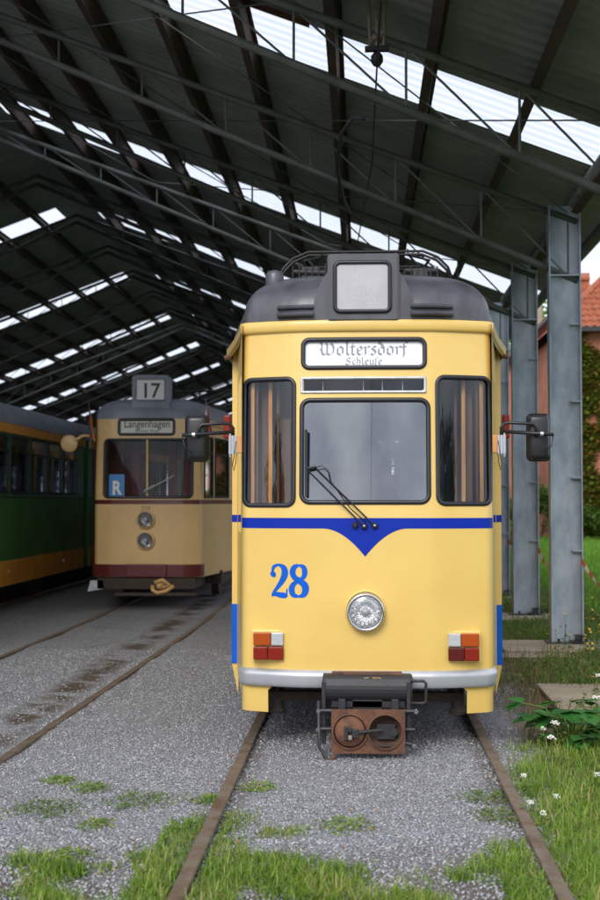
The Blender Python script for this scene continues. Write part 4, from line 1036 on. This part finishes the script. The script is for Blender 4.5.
    # coupler hook
    bm=nb(); pts=[(X(153)+.0,-.28,Z(585)),(X(153),-.3,Z(589)),(X(158),-.3,Z(592)),(X(167),-.3,Z(590)),(X(174),-.3,Z(585))]; tube(bm,pts,.03,8); tube(bm,[(X(155),-.3,Z(582)),(X(163),-.3,Z(579)),(X(170),-.3,Z(584)),(X(163),-.3,Z(587))],.028,8); tube(bm,[(X(160),-.3,Z(585)),(X(160),.2,Z(585))],.05,8); obj('coupler_hook',bm,M['brass'],T,True)
    bm=nb(); box(bm,-.7,.7,-.05,1.2,.30,.45); box(bm,-.4,.75,-.3,-.2,.22,.26); box(bm,-.95,.95,1.2,11.5,.3,.5); obj('underframe',bm,M['under'],T)
    bm=nb(); prism(bm,[(-.80,.42),(-.62,.42),(-.60,.30),(-.84,.26)],-.05,.0); obj('sand_pipe',bm,M['alu'],T)
    bogie(T,2.6); bogie(T,9)
    # interior
    bm=nb(); box(bm,-.95,.95,2.1,11.9,.7,.75); box(bm,-.72,.72,.2,2.1,.7,.75); box(bm,-.70,.70,.12,.4,1.2,1.45,.02); wall(bm,(-.9,1.7),(.9,1.7),.7,2.7,[(.6,1.2,.8,2.5)]); obj('interior',bm,mat('red_brown_reflection',(.34,.13,.09),.5,var=.7,vscale=2.2,var_color=(.06,.025,.02)),T)  # red-brown blotches paint in a brick reflection for the windscreen
    bm=nb(); 
    for x in (-.55,-.3,.25,.5): box(bm,x-.06,x+.06,.8,.85,1.4,2.5)
    obj('cab_post',bm,M['seat'],T)
    bm=nb(); box(bm,-.8,.8,3.0,3.2,3.1,3.16); tube(bm,[(-.7,3.2,3.4),(.7,3.2,3.4)],.02,6); tube(bm,[(-.5,3,3.15),(-.3,3.6,3.4)],.02,6); tube(bm,[(.5,3,3.15),(.3,3.6,3.4)],.02,6)
    for x in (-.4,-.1,.2,.5): lathe(bm,[(.04,0),(.07,.05),(.04,.1),(.06,.16)],(x,2.6,3.05),'z',10)
    obj('pantograph',bm,M['darkmetal'],T)
beige_tram()
def flag(x,y,z,cols,label):
    t=thing('flag',label,'flag',(x,y,z)); t.scale=(.6,.6,.68); bm=nb(); tube(bm,[(0,0,0),(-.06,0,1.0)],.012,6); obj('pole',bm,M['truss'],t)
    n=len(cols)
    for i,c in enumerate(cols):
        bm=nb(); rows=[]
        for j in range(9):
            zz=.98-.085*j; rows.append([bm.verts.new((-.055+ (.02+.035*j/2)*(i+k/4)*3/n*.35 + .01*math.sin(j), .03*math.sin(j*.9+(i+k/4)*2), zz-.05*(i+k/4))) for k in range(5)])
        for A,B in zip(rows,rows[1:]):
            for k in range(4): bm.faces.new([A[k],A[k+1],B[k+1],B[k]])
        obj('cloth',bm,M[c],t,True,False)
flag(-2.24,18.55,2.38,['white','flagred'],'red and white flag hanging at the right front corner of the beige tram')
flag(-3.94,18.6,2.30,['black','flagred','flaggold'],'black red gold flag hanging at the left front corner of the beige tram')

# ------------------------------------------------------------------ green tram
def green_tram(y0,y1,label):
    T=thing('tram',label,'tram',(-6.15,y0,0)); L=y1-y0; W=1.09
    wins=[(.35+k*1.12,1.33+k*1.12,1.66,2.50) for k in range(int((L-.3)/1.12))]
    for sx in (-1,1):
        bm=nb(); wall(bm,(sx*W,0),(sx*W,L),.70,2.53,[w_ for w_ in wins]); obj('side_panel',bm,M['green'],T)
        bm=nb(); box(bm,min(sx*W,sx*(W+.012)),max(sx*W,sx*(W+.012)),0,L,.36,.71); obj('lower_band',bm,M['orange'],T)
        bm=nb(); box(bm,min(sx*W,sx*(W+.03)),max(sx*W,sx*(W+.03)),0,L,2.525,2.66); obj('upper_band',bm,M['orange'],T)
        bm=nb(); tube(bm,[(sx*(W+.012),0,1.62),(sx*(W+.012),L,1.62)],.014,6); obj('waist_moulding',bm,M['rubber'],T)
        for w_ in wins:
            bm=nb(); bm.faces.new([bm.verts.new((sx*(W-.015),s,z)) for s,z in [(w_[0],w_[2]),(w_[1],w_[2]),(w_[1],w_[3]),(w_[0],w_[3])]]); wi=obj('side_window',bm,M['glass_dark'],T)
            bm=nb(); a,b,c,d=w_
            for q in [(a,a+.035,c,d),(b-.035,b,c,d),(a+.035,b-.035,c,c+.035),(a+.035,b-.035,d-.03,d),(a+.035,b-.035,2.25,2.275)]: box(bm,min(sx*(W-.01),sx*(W+.014)),max(sx*(W-.01),sx*(W+.014)),*q)
            obj('frame',bm,M['rubber'],wi)
        for s in (1.5,L-1.6,L-5):
            bm=nb(); lathe(bm,[(.03,0),(.03,.03)],(sx*(W+.0) if sx>0 else sx*(W+.03),s,.55),'x',10); obj('side_marker',bm,M['alu'],T)
    for y in (0,L):
        bm=nb(); wall(bm,(-W,y),(W,y),.36,2.66,[(.5,1.68,1.6,2.5)]); obj('end_panel',bm,M['green'],T)
    out=[(W,0),(W,L*.25),(W,L*.5),(W,L*.75),(W,L),(-W,L),(-W,L*.5),(-W,0)]
    out=[]; 
    for k in range(21): out.append((W+.03,L*k/20))
    for k in range(21): out.append((-W-.03,L-L*k/20))
    bm=nb(); rows=[]
    for y in np.linspace(-.02,L+.02,12): rows.append([bm.verts.new(((W+.04)*(abs(math.cos(a))**.7)*(1 if math.cos(a)>0 else -1),y,2.66+.42*math.sin(a)**.8)) for a in [PI*k/18 for k in range(19)]])
    for A,B in zip(rows,rows[1:]):
        for i in range(18): bm.faces.new([A[i],A[i+1],B[i+1],B[i]])
    bm.faces.new(rows[0]); bm.faces.new(rows[-1]); obj('roof',bm,M['roof2'],T,True)
    bm=nb(); box(bm,-W+.05,W-.05,.1,L-.1,.62,.68); box(bm,-.8,.8,.3,L-.3,.3,.6); obj('underframe',bm,M['under'],T)
    for k in range(int(L/1.12)-1):
        for sx in (-1,1):
            bm=nb(); y=.6+k*1.12; box(bm,min(sx*.3,sx*1.0),max(sx*.3,sx*1.0),y,y+.4,1.05,1.15,.02); box(bm,min(sx*.3,sx*1.0),max(sx*.3,sx*1.0),y+.36,y+.42,1.15,1.75,.02); obj('seat',bm,M['brownwood'],T)
    bogie(T,2); bogie(T,L-2)
green_tram(10.2,23.3,'dark green tram with orange bands at the left edge')
green_tram(23.75,36,'second green tram car, glimpsed between the green and beige trams')

# ------------------------------------------------------------------ shed
RXr,RZr = -6.24, 8.06; EX=2.62; SL=.375
def rz_(x): return RZr-SL*abs(x-RXr)
LX = 2*RXr-EX
Y0,Y1 = 8.2,84.0
SHED = thing('tram_shed','open steel tram shed with dark pitched roof and skylight strips','building',(0,0,0))
sky_y=[12.4+8.0*k for k in range(9)]; SW=.53
def sheet_strip(a,b,side,name,m):
    per=.20; n=int((b-a)/per*4)+1; prof=[]
    ys=[a]; k=math.ceil(a/(per/4))
    zz=[0,0,.035,.035]
    bm=nb(); rows=[]
    y=a; i=0
    while True:
        t=(y/per)%1; h=.035 if t<.35 else (0 if .5<=t<.85 else (.035*(1-(t-.35)/.15) if t<.5 else .035*(t-.85)/.15))
        xe = EX+.12 if side>0 else LX-.12
        rows.append([bm.verts.new((RXr,y,RZr+.02+h)),bm.verts.new(((RXr+xe)/2,y,rz_((RXr+xe)/2)+.02+h)),bm.verts.new((xe,y,rz_(xe)+.02+h))])
        if y>=b-1e-6: break
        y=min(b,y+per/8); i+=1
    for A,B in zip(rows,rows[1:]):
        for q in range(2): bm.faces.new([A[q],A[q+1],B[q+1],B[q]])
    return obj(name,bm,m,SHED,False,False)
for side in (1,-1):
    prev=Y0
    for sy in sky_y:
        sheet_strip(prev,sy-SW,side,'roof_sheet',M['sheet']); sheet_strip(sy-SW,sy+SW,side,'skylight',M['skylight']); prev=sy+SW
    sheet_strip(prev,Y1,side,'roof_sheet',M['sheet'])
bm=nb()
for sg in (-1,1):
    A=[(RXr,Y0,RZr-.01),(RXr,Y1,RZr-.01),(RXr+sg*.42,Y1,RZr-.01-SL*.42),(RXr+sg*.42,Y0,RZr-.01-SL*.42)]; bm.faces.new([bm.verts.new(v) for v in A])
obj('ridge_sheet',bm,M['sheet'],SHED)
# purlins
def ibeam(bm,w_,h_,t,L): 
    box(bm,-w_/2,w_/2,0,L,h_/2-t,h_/2); box(bm,-w_/2,w_/2,0,L,-h_/2,-h_/2+t); box(bm,-t/2,t/2,0,L,-h_/2+t,h_/2-t)
bm=nb(); ibeam(bm,.09,.19,.012,Y1-Y0); pu=obj('purlin',bm,M['purlin'],SHED); PM=pu.data
first=True; k=0
pxs=[2.31-.86*i for i in range(10)]
for x in pxs+[2*RXr-x for x in pxs]:
    o = pu if first else pu.copy()
    if not first: COL.objects.link(o); o.parent=SHED
    first=False
    o.location=(x,Y0,rz_(x)-.095); o.rotation_euler=(0,math.atan(SL)*(1 if x>RXr else -1),0)
# sheets between the skylight: rust trims
ty=[10.65+3.45*k for k in range(22)]
def truss(detail):
    r = bpy.data.objects.new('roof_truss',None); COL.objects.link(r); r.parent=SHED
    for sd in (1,-1):
        X_=lambda x: x if sd>0 else 2*RXr-x
        top=lambda x: rz_(x)-.28; dep=lambda x: .16+(x-RXr)/(2.3-RXr)*.48; bot=lambda x: top(x)-dep(x)
        bm=nb(); tube(bm,[(X_(RXr),0,top(RXr)),(X_(2.3),0,top(2.3))],.037,8); obj('top_chord',bm,M['truss'],r,True)
        bm=nb(); tube(bm,[(X_(RXr),0,bot(RXr)),(X_(2.3),0,bot(2.3))],.040,8); obj('bottom_chord',bm,M['truss'],r,True)
        xs_=[2.2-.93*i for i in range(10)]
        if detail:
            for i,x in enumerate(xs_[:-1]):
                bm=nb(); tube(bm,[(X_(x),0,bot(x)),(X_(x),0,top(x))],.013,6); obj('post',bm,M['truss'],r)
                x2=xs_[i+1]
                bm=nb(); tube(bm,[(X_(x),0,bot(x)),(X_(x2),0,top(x2))],.011,6)
                obj('brace',bm,M['truss'],r)
        else:
            bm=nb()
            for i,x in enumerate(xs_[:-1]):
                x2=xs_[i+1]; tube(bm,[(X_(x),0,bot(x)),(X_(x),0,top(x))],.011,5); tube(bm,[(X_(x),0,bot(x)),(X_(x2),0,top(x2))],.009,5)
            obj('lattice',bm,M['truss'],r)
    return r
tA=truss(True); tB=truss(False)
for i,y in enumerate(ty):
    if i==0: o=tA
    elif i==6: o=tB
    else: o=copy_tree(tA if i<6 else tB,SHED)
    o.location=(0,y,0)
# cross bracing rods under the roof between frames
for i in range(0,3):
    ya,yb=ty[i]+.0,ty[i+1]
    for (xa,xb) in ((2.2,-.6),(-.6,-3.4),(-3.4,-6.2)):
        for (q0,q1) in (((xa,ya),(xb,yb)),((xb,ya),(xa,yb))):
            bm=nb(); tube(bm,[(q0[0],q0[1],rz_(q0[0])-.22),(q1[0],q1[1],rz_(q1[0])-.22)],.008,5); obj('tie_rod',bm,M['truss'],SHED)
# columns
CX=2.155
def column():
    r=bpy.data.objects.new('column',None); COL.objects.link(r); r.parent=SHED
    H=rz_(CX)-.16
    bm=nb(); box(bm,-.155,.155,-.006,.006,.0,H); obj('web',bm,M['galv'],r)
    for sx in (-1,1):
        bm=nb(); box(bm,min(sx*.155,sx*.17),max(sx*.155,sx*.17),-.085,.085,0,H); obj('flange',bm,M['galv'],r)
    for k,z in enumerate((1.02,1.80,2.62,3.45)):
        bm=nb(); box(bm,.055,.155,-.082,-.006,z,z+.014); obj('stiffener',bm,M['galv'],r)
    bm=nb(); box(bm,-.155,.155,-.08,-.006,3.98,3.995); obj('stiffener',bm,M['galv'],r)
    bm=nb(); box(bm,-.22,.24,-.14,.14,.04,.058,.004); box(bm,.02,.16,-.15,-.02,.058,.075); box(bm,.08,.16,-.13,-.006,.12,.135); obj('base_plate',bm,M['darkmetal'],r)
    bm=nb()
    for a,b in ((-.1,-.11),(.08,-.11),(.20,-.05)): lathe(bm,[(.015,0),(.015,.04)],(a,b,.058),'z',6)
    obj('anchor_bolt',bm,M['darkmetal'],r)
    return r
c0=column()
for i,y in enumerate(ty):
    o=c0 if i==0 else copy_tree(c0,SHED); o.location=(CX,y,0.0)
for i,y in enumerate(ty):
    if i%2==0:
        o=copy_tree(c0,SHED); o.location=(2*RXr-CX,y,0); o.rotation_euler=(0,0,PI)
# eave beam, gutter, downpipe
bm=nb(); tube(bm,[(CX+.12,Y0,rz_(CX)-.12),(CX+.12,Y1,rz_(CX)-.12)],.07,10); obj('eave_beam',bm,M['truss'],SHED,True)
bm=nb(); rows=[]
for y in (Y0,Y1): rows.append([bm.verts.new((EX+.13+.085*math.sin(a),y,rz_(EX)-.03-.085*math.cos(a))) for a in [-PI/2+PI*k/8 for k in range(9)]])
for i in range(8): bm.faces.new([rows[0][i],rows[0][i+1],rows[1][i+1],rows[1][i]])
obj('gutter',bm,M['truss'],SHED,True)
bm=nb(); tube(bm,[(2.02,22.0,0),(2.02,22.0,4.6)],.05,10); obj('downpipe',bm,M['galv'],SHED,True)
# far & left walls, mostly unseen, added to keep the shed interior dark
bm=nb(); box(bm,LX,LX+.06,9,Y1,0,rz_(LX)-.02); obj('added_side_wall',bm,M['wallsheet'],SHED)
bm=nb(); prism(bm,[(LX+.06,0),(1.9,0),(1.9,rz_(1.9)-.05),(RXr,RZr-.05),(LX+.06,rz_(LX+.06)-.05)],Y1-.1,Y1); obj('added_end_wall',bm,M['wallsheet'],SHED)
# rusty exposed batten under the first skylight
bm=nb(); box(bm,-2.6,-.5,11.62,11.66,0,.05)
for v in bm.verts: v.co.z += rz_(v.co.x)-.05
obj('rusty_batten',bm,M['rust'],SHED)
# concrete footings
for i,y in enumerate(ty[:7]):
    bm=nb(); box(bm,1.42,2.62,y-1.05 if i==0 else y-.75,y+.28,-.1,.045 if i else .05,.01)
    if i==1: box(bm,1.30,2.05,y-1.25,y-.86,-.1,.035,.008)
    for v in bm.verts: v.co.x+=random.uniform(-.02,.02); v.co.y+=random.uniform(-.03,.03)
    lab=['wide cracked concrete slab right of the yellow tram, nearest','concrete footing slab under the nearest visible steel column','concrete footing slab under the second visible steel column','concrete footing slab under the third visible steel column','concrete footing slab, fourth along the column row','concrete footing slab, fifth along the column row','concrete footing slab, sixth along the column row'][i]
    tag(obj('concrete_slab',bm,M['concrete'],None),lab,'slab','concrete footings under the column row')

# hanging wire gear
hw=thing('wire_hanger','hanging insulator cluster for the overhead wire at the top centre','wire hanger',(.10,10.62,0))
bm=nb()
for dx,l0,l1 in ((-.07,5.55,5.35),(.0,5.6,5.33),(.07,5.6,5.36)):
    tube(bm,[(dx,0,5.80),(dx*.8,0,5.31)],.014,8)
for k in range(4): lathe(bm,[(.02,0),(.032,.02),(.02,.05)],(-.05+.035*k,-.02*(k%2),5.34+.02*k),'z',10)
obj('insulator',bm,M['porcelain'],hw)
bm=nb(); box(bm,-.10,.10,-.03,.03,5.27,5.31,.005); lathe(bm,[(.03,0),(.05,.03),(.05,.08),(.02,.12)],(.0,0,5.15),'z',12); tube(bm,[(-.16,0,5.80),(.16,0,5.80)],.02,6); obj('clamp',bm,M['darkmetal'],hw)
bm=nb(); tube(bm,[(-.3,-60,5.3),(.25,-25,5.3),(0,0,5.15),(-.02,2.7,5.04),(-.20,6.8,4.95),(.0,13.6,4.95),(-.15,30,4.95),(0,72,4.95)],.008,6)
o=obj('overhead_wire',bm,M['wire'],None,True); o.location=(.10,10.62,0); tag(o,'thin overhead contact wire running under the shed roof above the yellow tram','wire')
bm=nb(); tube(bm,[(.0,10.65,4.72),(-.1,10.7,4.74),(-.20,10.8,4.64),(-.24,11.1,4.42),(-.2,11.6,4.30),(-.14,12.2,4.28)],.016,8)
tag(obj('hose',bm,M['rubber'],None,True),'black curved hose hanging from the first roof truss','hose')

# barrier tape between columns
def tape(p,q,sag,label):
    P,Q=Vector(p),Vector(q); t=thing('barrier_tape',label,'barrier tape',p,0,'red and white barrier tape strung between the columns'); n=15
    f=lambda s: (Q-P)*s-Vector((0,0,4*sag*s*(1-s)))
    segs={'tapered':nb(),'tapewhite':nb()}
    for k in range(n):
        b=segs['tapered' if k%2==0 else 'tapewhite']; A=f(k/n);B=f((k+1)/n)
        def off(s): a=s*7; return Vector((.010*math.cos(a),.0,.015+.007*math.sin(a)))
        oa,ob=off(k/n),off((k+1)/n)
        b.faces.new([b.verts.new(v) for v in (A-oa,B-ob,B+ob,A+oa)])
    obj('red_segments',segs['tapered'],M['tapered'],t,recalc=False); obj('white_segments',segs['tapewhite'],M['tapewhite'],t,recalc=False)
tape((CX+.15,ty[1]-.09,.93),(CX+.15,ty[0]+.09,.9),.22,'red and white barrier tape sagging right from the nearest visible column')
tape((CX+.15,ty[2]-.09,.93),(CX+.15,ty[1]+.09,.93),.25,'red and white barrier tape between the first and second visible columns')
tape((CX+.15,ty[3]-.09,.93),(CX+.15,ty[2]+.09,.93),.25,'red and white barrier tape between the second and third visible columns')
bm=nb(); tube(bm,[(1.93,20.2,0),(1.93,20.2,1.05)],.02,8); pl=obj('marker_pole',bm,M['tapewhite'],None); tag(pl,'red and white striped pole standing by the third column','pole')
for z in (.1,.45,.8):
    bm=nb(); tube(bm,[(1.93,20.2,z),(1.93,20.2,z+.17)],.022,8); obj('red_band',bm,M['tapered'],pl)

# ------------------------------------------------------------------ houses
def tiled_roof(name,quad,parent,n_across,n_up):
    """quad: eaveL, eaveR, ridgeR, ridgeL ; rows of pantiles as waves"""
    A,B,C_,D=[Vector(v) for v in quad]; nrm=(B-A).cross(D-A).normalized(); 
    if nrm.z<0: nrm=-nrm
    bm=nb(); rows=[]
    for j in range(n_up*2+1):
        t=(j//2+ (j%2)*.98)/n_up; t=min(t,1); row=[]
        for i in range(n_across*4+1):
            s=i/(n_across*4); p=A.lerp(B,s).lerp(D.lerp(C_,s),t); h=.04*math.sin(i*PI/2)+(.05 if j%2==0 else .0); row.append(bm.verts.new(p+nrm*h))
        rows.append(row)
    for a,b in zip(rows,rows[1:]):
        for i in range(len(a)-1): bm.faces.new([a[i],a[i+1],b[i+1],b[i]])
    return obj(name,bm,M['tile'],parent,False)
def window(parent,x0,x1,z0,z1,y):
    bm=nb()
    for q in [(x0,x0+.08,z0,z1),(x1-.08,x1,z0,z1),(x0+.08,x1-.08,z0,z0+.08),(x0+.08,x1-.08,z1-.08,z1),((x0+x1)/2-.04,(x0+x1)/2+.04,z0+.08,z1-.08)]: box(bm,q[0],q[1],y-.06,y-.003,q[2],q[3])
    w_=obj('window',bm,M['white'],parent); bm=nb(); box(bm,x0+.08,x1-.08,y-.03,y-.01,z0+.08,z1-.08); obj('pane',bm,mat('dark_pane',(.03,.035,.04),.1),w_)
hA=thing('house','ivy-covered pink house with red tiled hip roof at the right edge','house',(0,0,0))
HY=45; hx0,hx1,hz=6.9,17,7.45
bm=nb(); box(bm,hx0,hx1,HY,HY+9,0,hz); obj('wall',bm,M['facade'],hA)
e=.45; r0=4.2
P=[(hx0-e,HY-e,hz),(hx1+e,HY-e,hz),(hx1+e,HY+9+e,hz),(hx0-e,HY+9+e,hz)]; Ra=(hx0+3.6,HY+4.5,hz+3.9); Rb=(hx1-3.6,HY+4.5,hz+3.9)
tiled_roof('roof',[P[0],P[1],Rb,Ra],hA,40,16)
bm=nb(); 
for f in ([P[1],P[2],Rb],[P[2],P[3],Ra,Rb],[P[3],P[0],Ra]): bm.faces.new([bm.verts.new(v) for v in f])
obj('roof',bm,M['tile'],hA)
bm=nb(); tube(bm,[P[0],Ra],.11,6); obj('hip_tiles',bm,M['tile'],hA)
bm=nb(); box(bm,hx0-e,hx1+e,HY-e-.12,HY-e,hz-.14,hz+.02); obj('gutter',bm,M['darkmetal'],hA)
bm=nb(); box(bm,8.2,8.8,HY+6,HY+6.7,hz+1.5,hz+2.7); box(bm,8.12,8.88,HY+5.92,HY+6.78,hz+2.7,hz+2.8); obj('chimney',bm,M['tile'],hA)
window(hA,8.6,9.7,4.6,6.3,HY); window(hA,11,12.1,4.6,6.3,HY); window(hA,8.6,9.7,1.4,3.1,HY); window(hA,13.6,14.7,4.6,6.3,HY)
bm=nb(); cs=[]
for _ in range(34000):
    x=random.uniform(hx0,12); z=random.uniform(0,7.35)
    if gnoise(x,z,.9,11)+gnoise(x,z,2.6,12)*.7-(z-3)*.02 > -.48 : cs.append((x,HY-random.uniform(.02,.22),z))
leaf_cloud(bm,cs,.17); tag(obj('ivy',bm,M['ivy'],None,recalc=False),'green and reddish ivy climbing over the pink house wall','ivy')
hB=thing('house','small pink gabled house seen between the first two columns','house',(0,0,0))
gy=52; gx0,gx1=5.6,11.0
bm=nb(); prism(bm,[(gx0,0),(gx1,0),(gx1,7.0),((gx0+gx1)/2,9.6),(gx0,7.0)],gy,gy+8); obj('wall',bm,M['facade'],hB)
xm=(gx0+gx1)/2
for sx,xe in ((-1,gx0-.4),(1,gx1+.4)):
    q=[(xe,gy-.3,6.65),(xe,gy+8.3,6.65),(xm,gy+8.3,9.75),(xm,gy-.3,9.75)]; tiled_roof('roof',q,hB,28,10)
bm=nb(); tube(bm,[(gx0-.4,gy-.34,6.6),(xm,gy-.34,9.7)],.13,6); tube(bm,[(gx1+.4,gy-.34,6.6),(xm,gy-.34,9.7)],.13,6); obj('verge_board',bm,M['darkmetal'],hB)
bm=nb(); box(bm,6.9,7.3,gy+1,gy+1.5,7.5,9.6,.02); obj('chimney',bm,M['concrete'],hB)
window(hB,6.65,7.1,3,5.6,gy)
hC=thing('house','tall house behind with brownish red roof and chimneys above the tiled roof','house',(0,0,0))
bm=nb(); box(bm,9.6,22,62,70,0,10.2); obj('wall',bm,M['concrete'],hC)
tiled_roof('roof',[(9.4,61.5,10.1),(22.2,61.5,10.1),(22.2,66,12.4),(9.6,66,12.4)],hC,36,8)
bm=nb(); box(bm,10.75,11.2,64.3,64.9,10.8,12.75); box(bm,12.2,12.9,64.3,64.9,10.8,12.9); obj('chimney',bm,M['facade'],hC)
bm=nb(); box(bm,9.3,22.3,61.3,61.5,9.75,10.1); obj('gutter',bm,M['alu'],hC)
# timber pergola
pe=thing('pergola','dark timber pergola post and beam before the ivy wall','pergola',(0,0,0))
for x in (9.55,12.2): bm=nb(); box(bm,x-.13,x+.13,42,42.26,0,2.0); obj('post',bm,M['woodpost'],pe)
bm=nb(); box(bm,8.8,13,41.95,42.3,1.95,2.2); obj('beam',bm,M['woodpost'],pe)

# ------------------------------------------------------------------ trees
def tree(x,y,h,R,label,m='tree',nleaf=9000,size=.3,th=None,group=None):
    t=thing('tree',label,'tree',(x,y,0),0,group); bm=nb(); th=th or h*.35
    tube(bm,[(0,0,0),(.05,0,th*.5),(-.05,.05,th),(0,0,h*.75)],[.04*h*.8,.03*h*.8,.022*h*.8,.04],8)
    limbs=[]
    for k in range(9):
        a=k*2.4+random.random(); z0=th+random.random()*h*.3; e=Vector((math.cos(a)*R*random.uniform(.5,.85),math.sin(a)*R*random.uniform(.5,.85),z0+random.uniform(.1,.35)*h)); limbs.append(e)
        tube(bm,[(0,0,z0),tuple(Vector((0,0,z0)).lerp(e,.5)+Vector((0,0,.2))),tuple(e)],[.08,.05,.02],6)
    obj('trunk',bm,M['bark'],t)
    bm=nb(); cs=[]
    cl=[e for e in limbs]+[Vector((random.gauss(0,R*.45),random.gauss(0,R*.45),random.uniform(th,h*.93))) for _ in range(26)]
    for _ in range(nleaf):
        c=random.choice(cl); r=R*.33; v=Vector((random.gauss(0,1),random.gauss(0,1),random.gauss(0,.8))).normalized()*r*random.uniform(.5,1.05); cs.append(c+v)
    leaf_cloud(bm,cs,size); obj('crown',bm,M[m],t,recalc=False)
def bush(x,y,w_,h,label,m='tree',n=2500,size=.14):
    t=thing('bush',label,'bush',(x,y,0)); bm=nb()
    for k in range(7): a=k*.9; tube(bm,[(0,0,0),(math.cos(a)*w_*.4,math.sin(a)*w_*.4,h*.7)],[.03,.01],5)
    obj('stem',bm,M['bark'],t); bm=nb(); cs=[]
    cl=[Vector((random.uniform(-1,1)*w_*.7,random.uniform(-1,1)*w_*.5,random.uniform(.15,.85)*h)) for _ in range(14)]
    for _ in range(n):
        c=random.choice(cl); v=Vector((random.gauss(0,1),random.gauss(0,1),random.gauss(0,1))).normalized()*w_*.35*random.uniform(.4,1); p=c+v; p.z=max(.02,p.z); cs.append(p)
    leaf_cloud(bm,cs,size); obj('foliage',bm,M[m],t,recalc=False)
tree(8.7,66,11.0,3.2,'light green tree rising behind the small gabled house','lawn',7000,.35)
tree(4.2,60,7.5,3.2,'dark leafy tree behind the column row beside the small house','tree',7000,.35)
tree(21,50,11,4,'broad tree to the right of the ivy house, outside the frame edge','tree',6000,.4)
tree(1.5,96,10,4,'distant tree beyond the far end of the shed','tree',5000,.5)
bush(5.9,44,1.3,2.3,'dark green bush at the foot of the pink wall, between the columns')
bush(4.6,46,1.6,2.0,'low dark bush left of the small pink house')
bush(8.4,43.6,1.2,1.5,'leafy bush under the ivy wall')
bush(2.9,34,1.0,1.2,'weedy green bush beyond the third column','weed')
for i in range(5): bush(11+i*2.1,43.4+random.random(),1.2,1.4,['round bush beside the pergola post','bush under the pergola beam','bush right of the pergola','outer bush along the house wall','last bush by the house corner'][i],'weed',1500)
# grasses, trees behind the camera that the windows mirror
for i,(x,y,h) in enumerate([(-20,-34,9),(-13,-38,8),(17,-36,8),(27,-30,12),(-29,-26,12)]):
    tree(x,y,h,h*.3,['pointed tree behind the viewer, mirrored in the tram windows','tall tree behind the viewer, left of centre','tree behind the viewer, right of centre','broad tree behind the viewer at far right','tree behind the viewer at far left'][i],'tree',3500,.7)
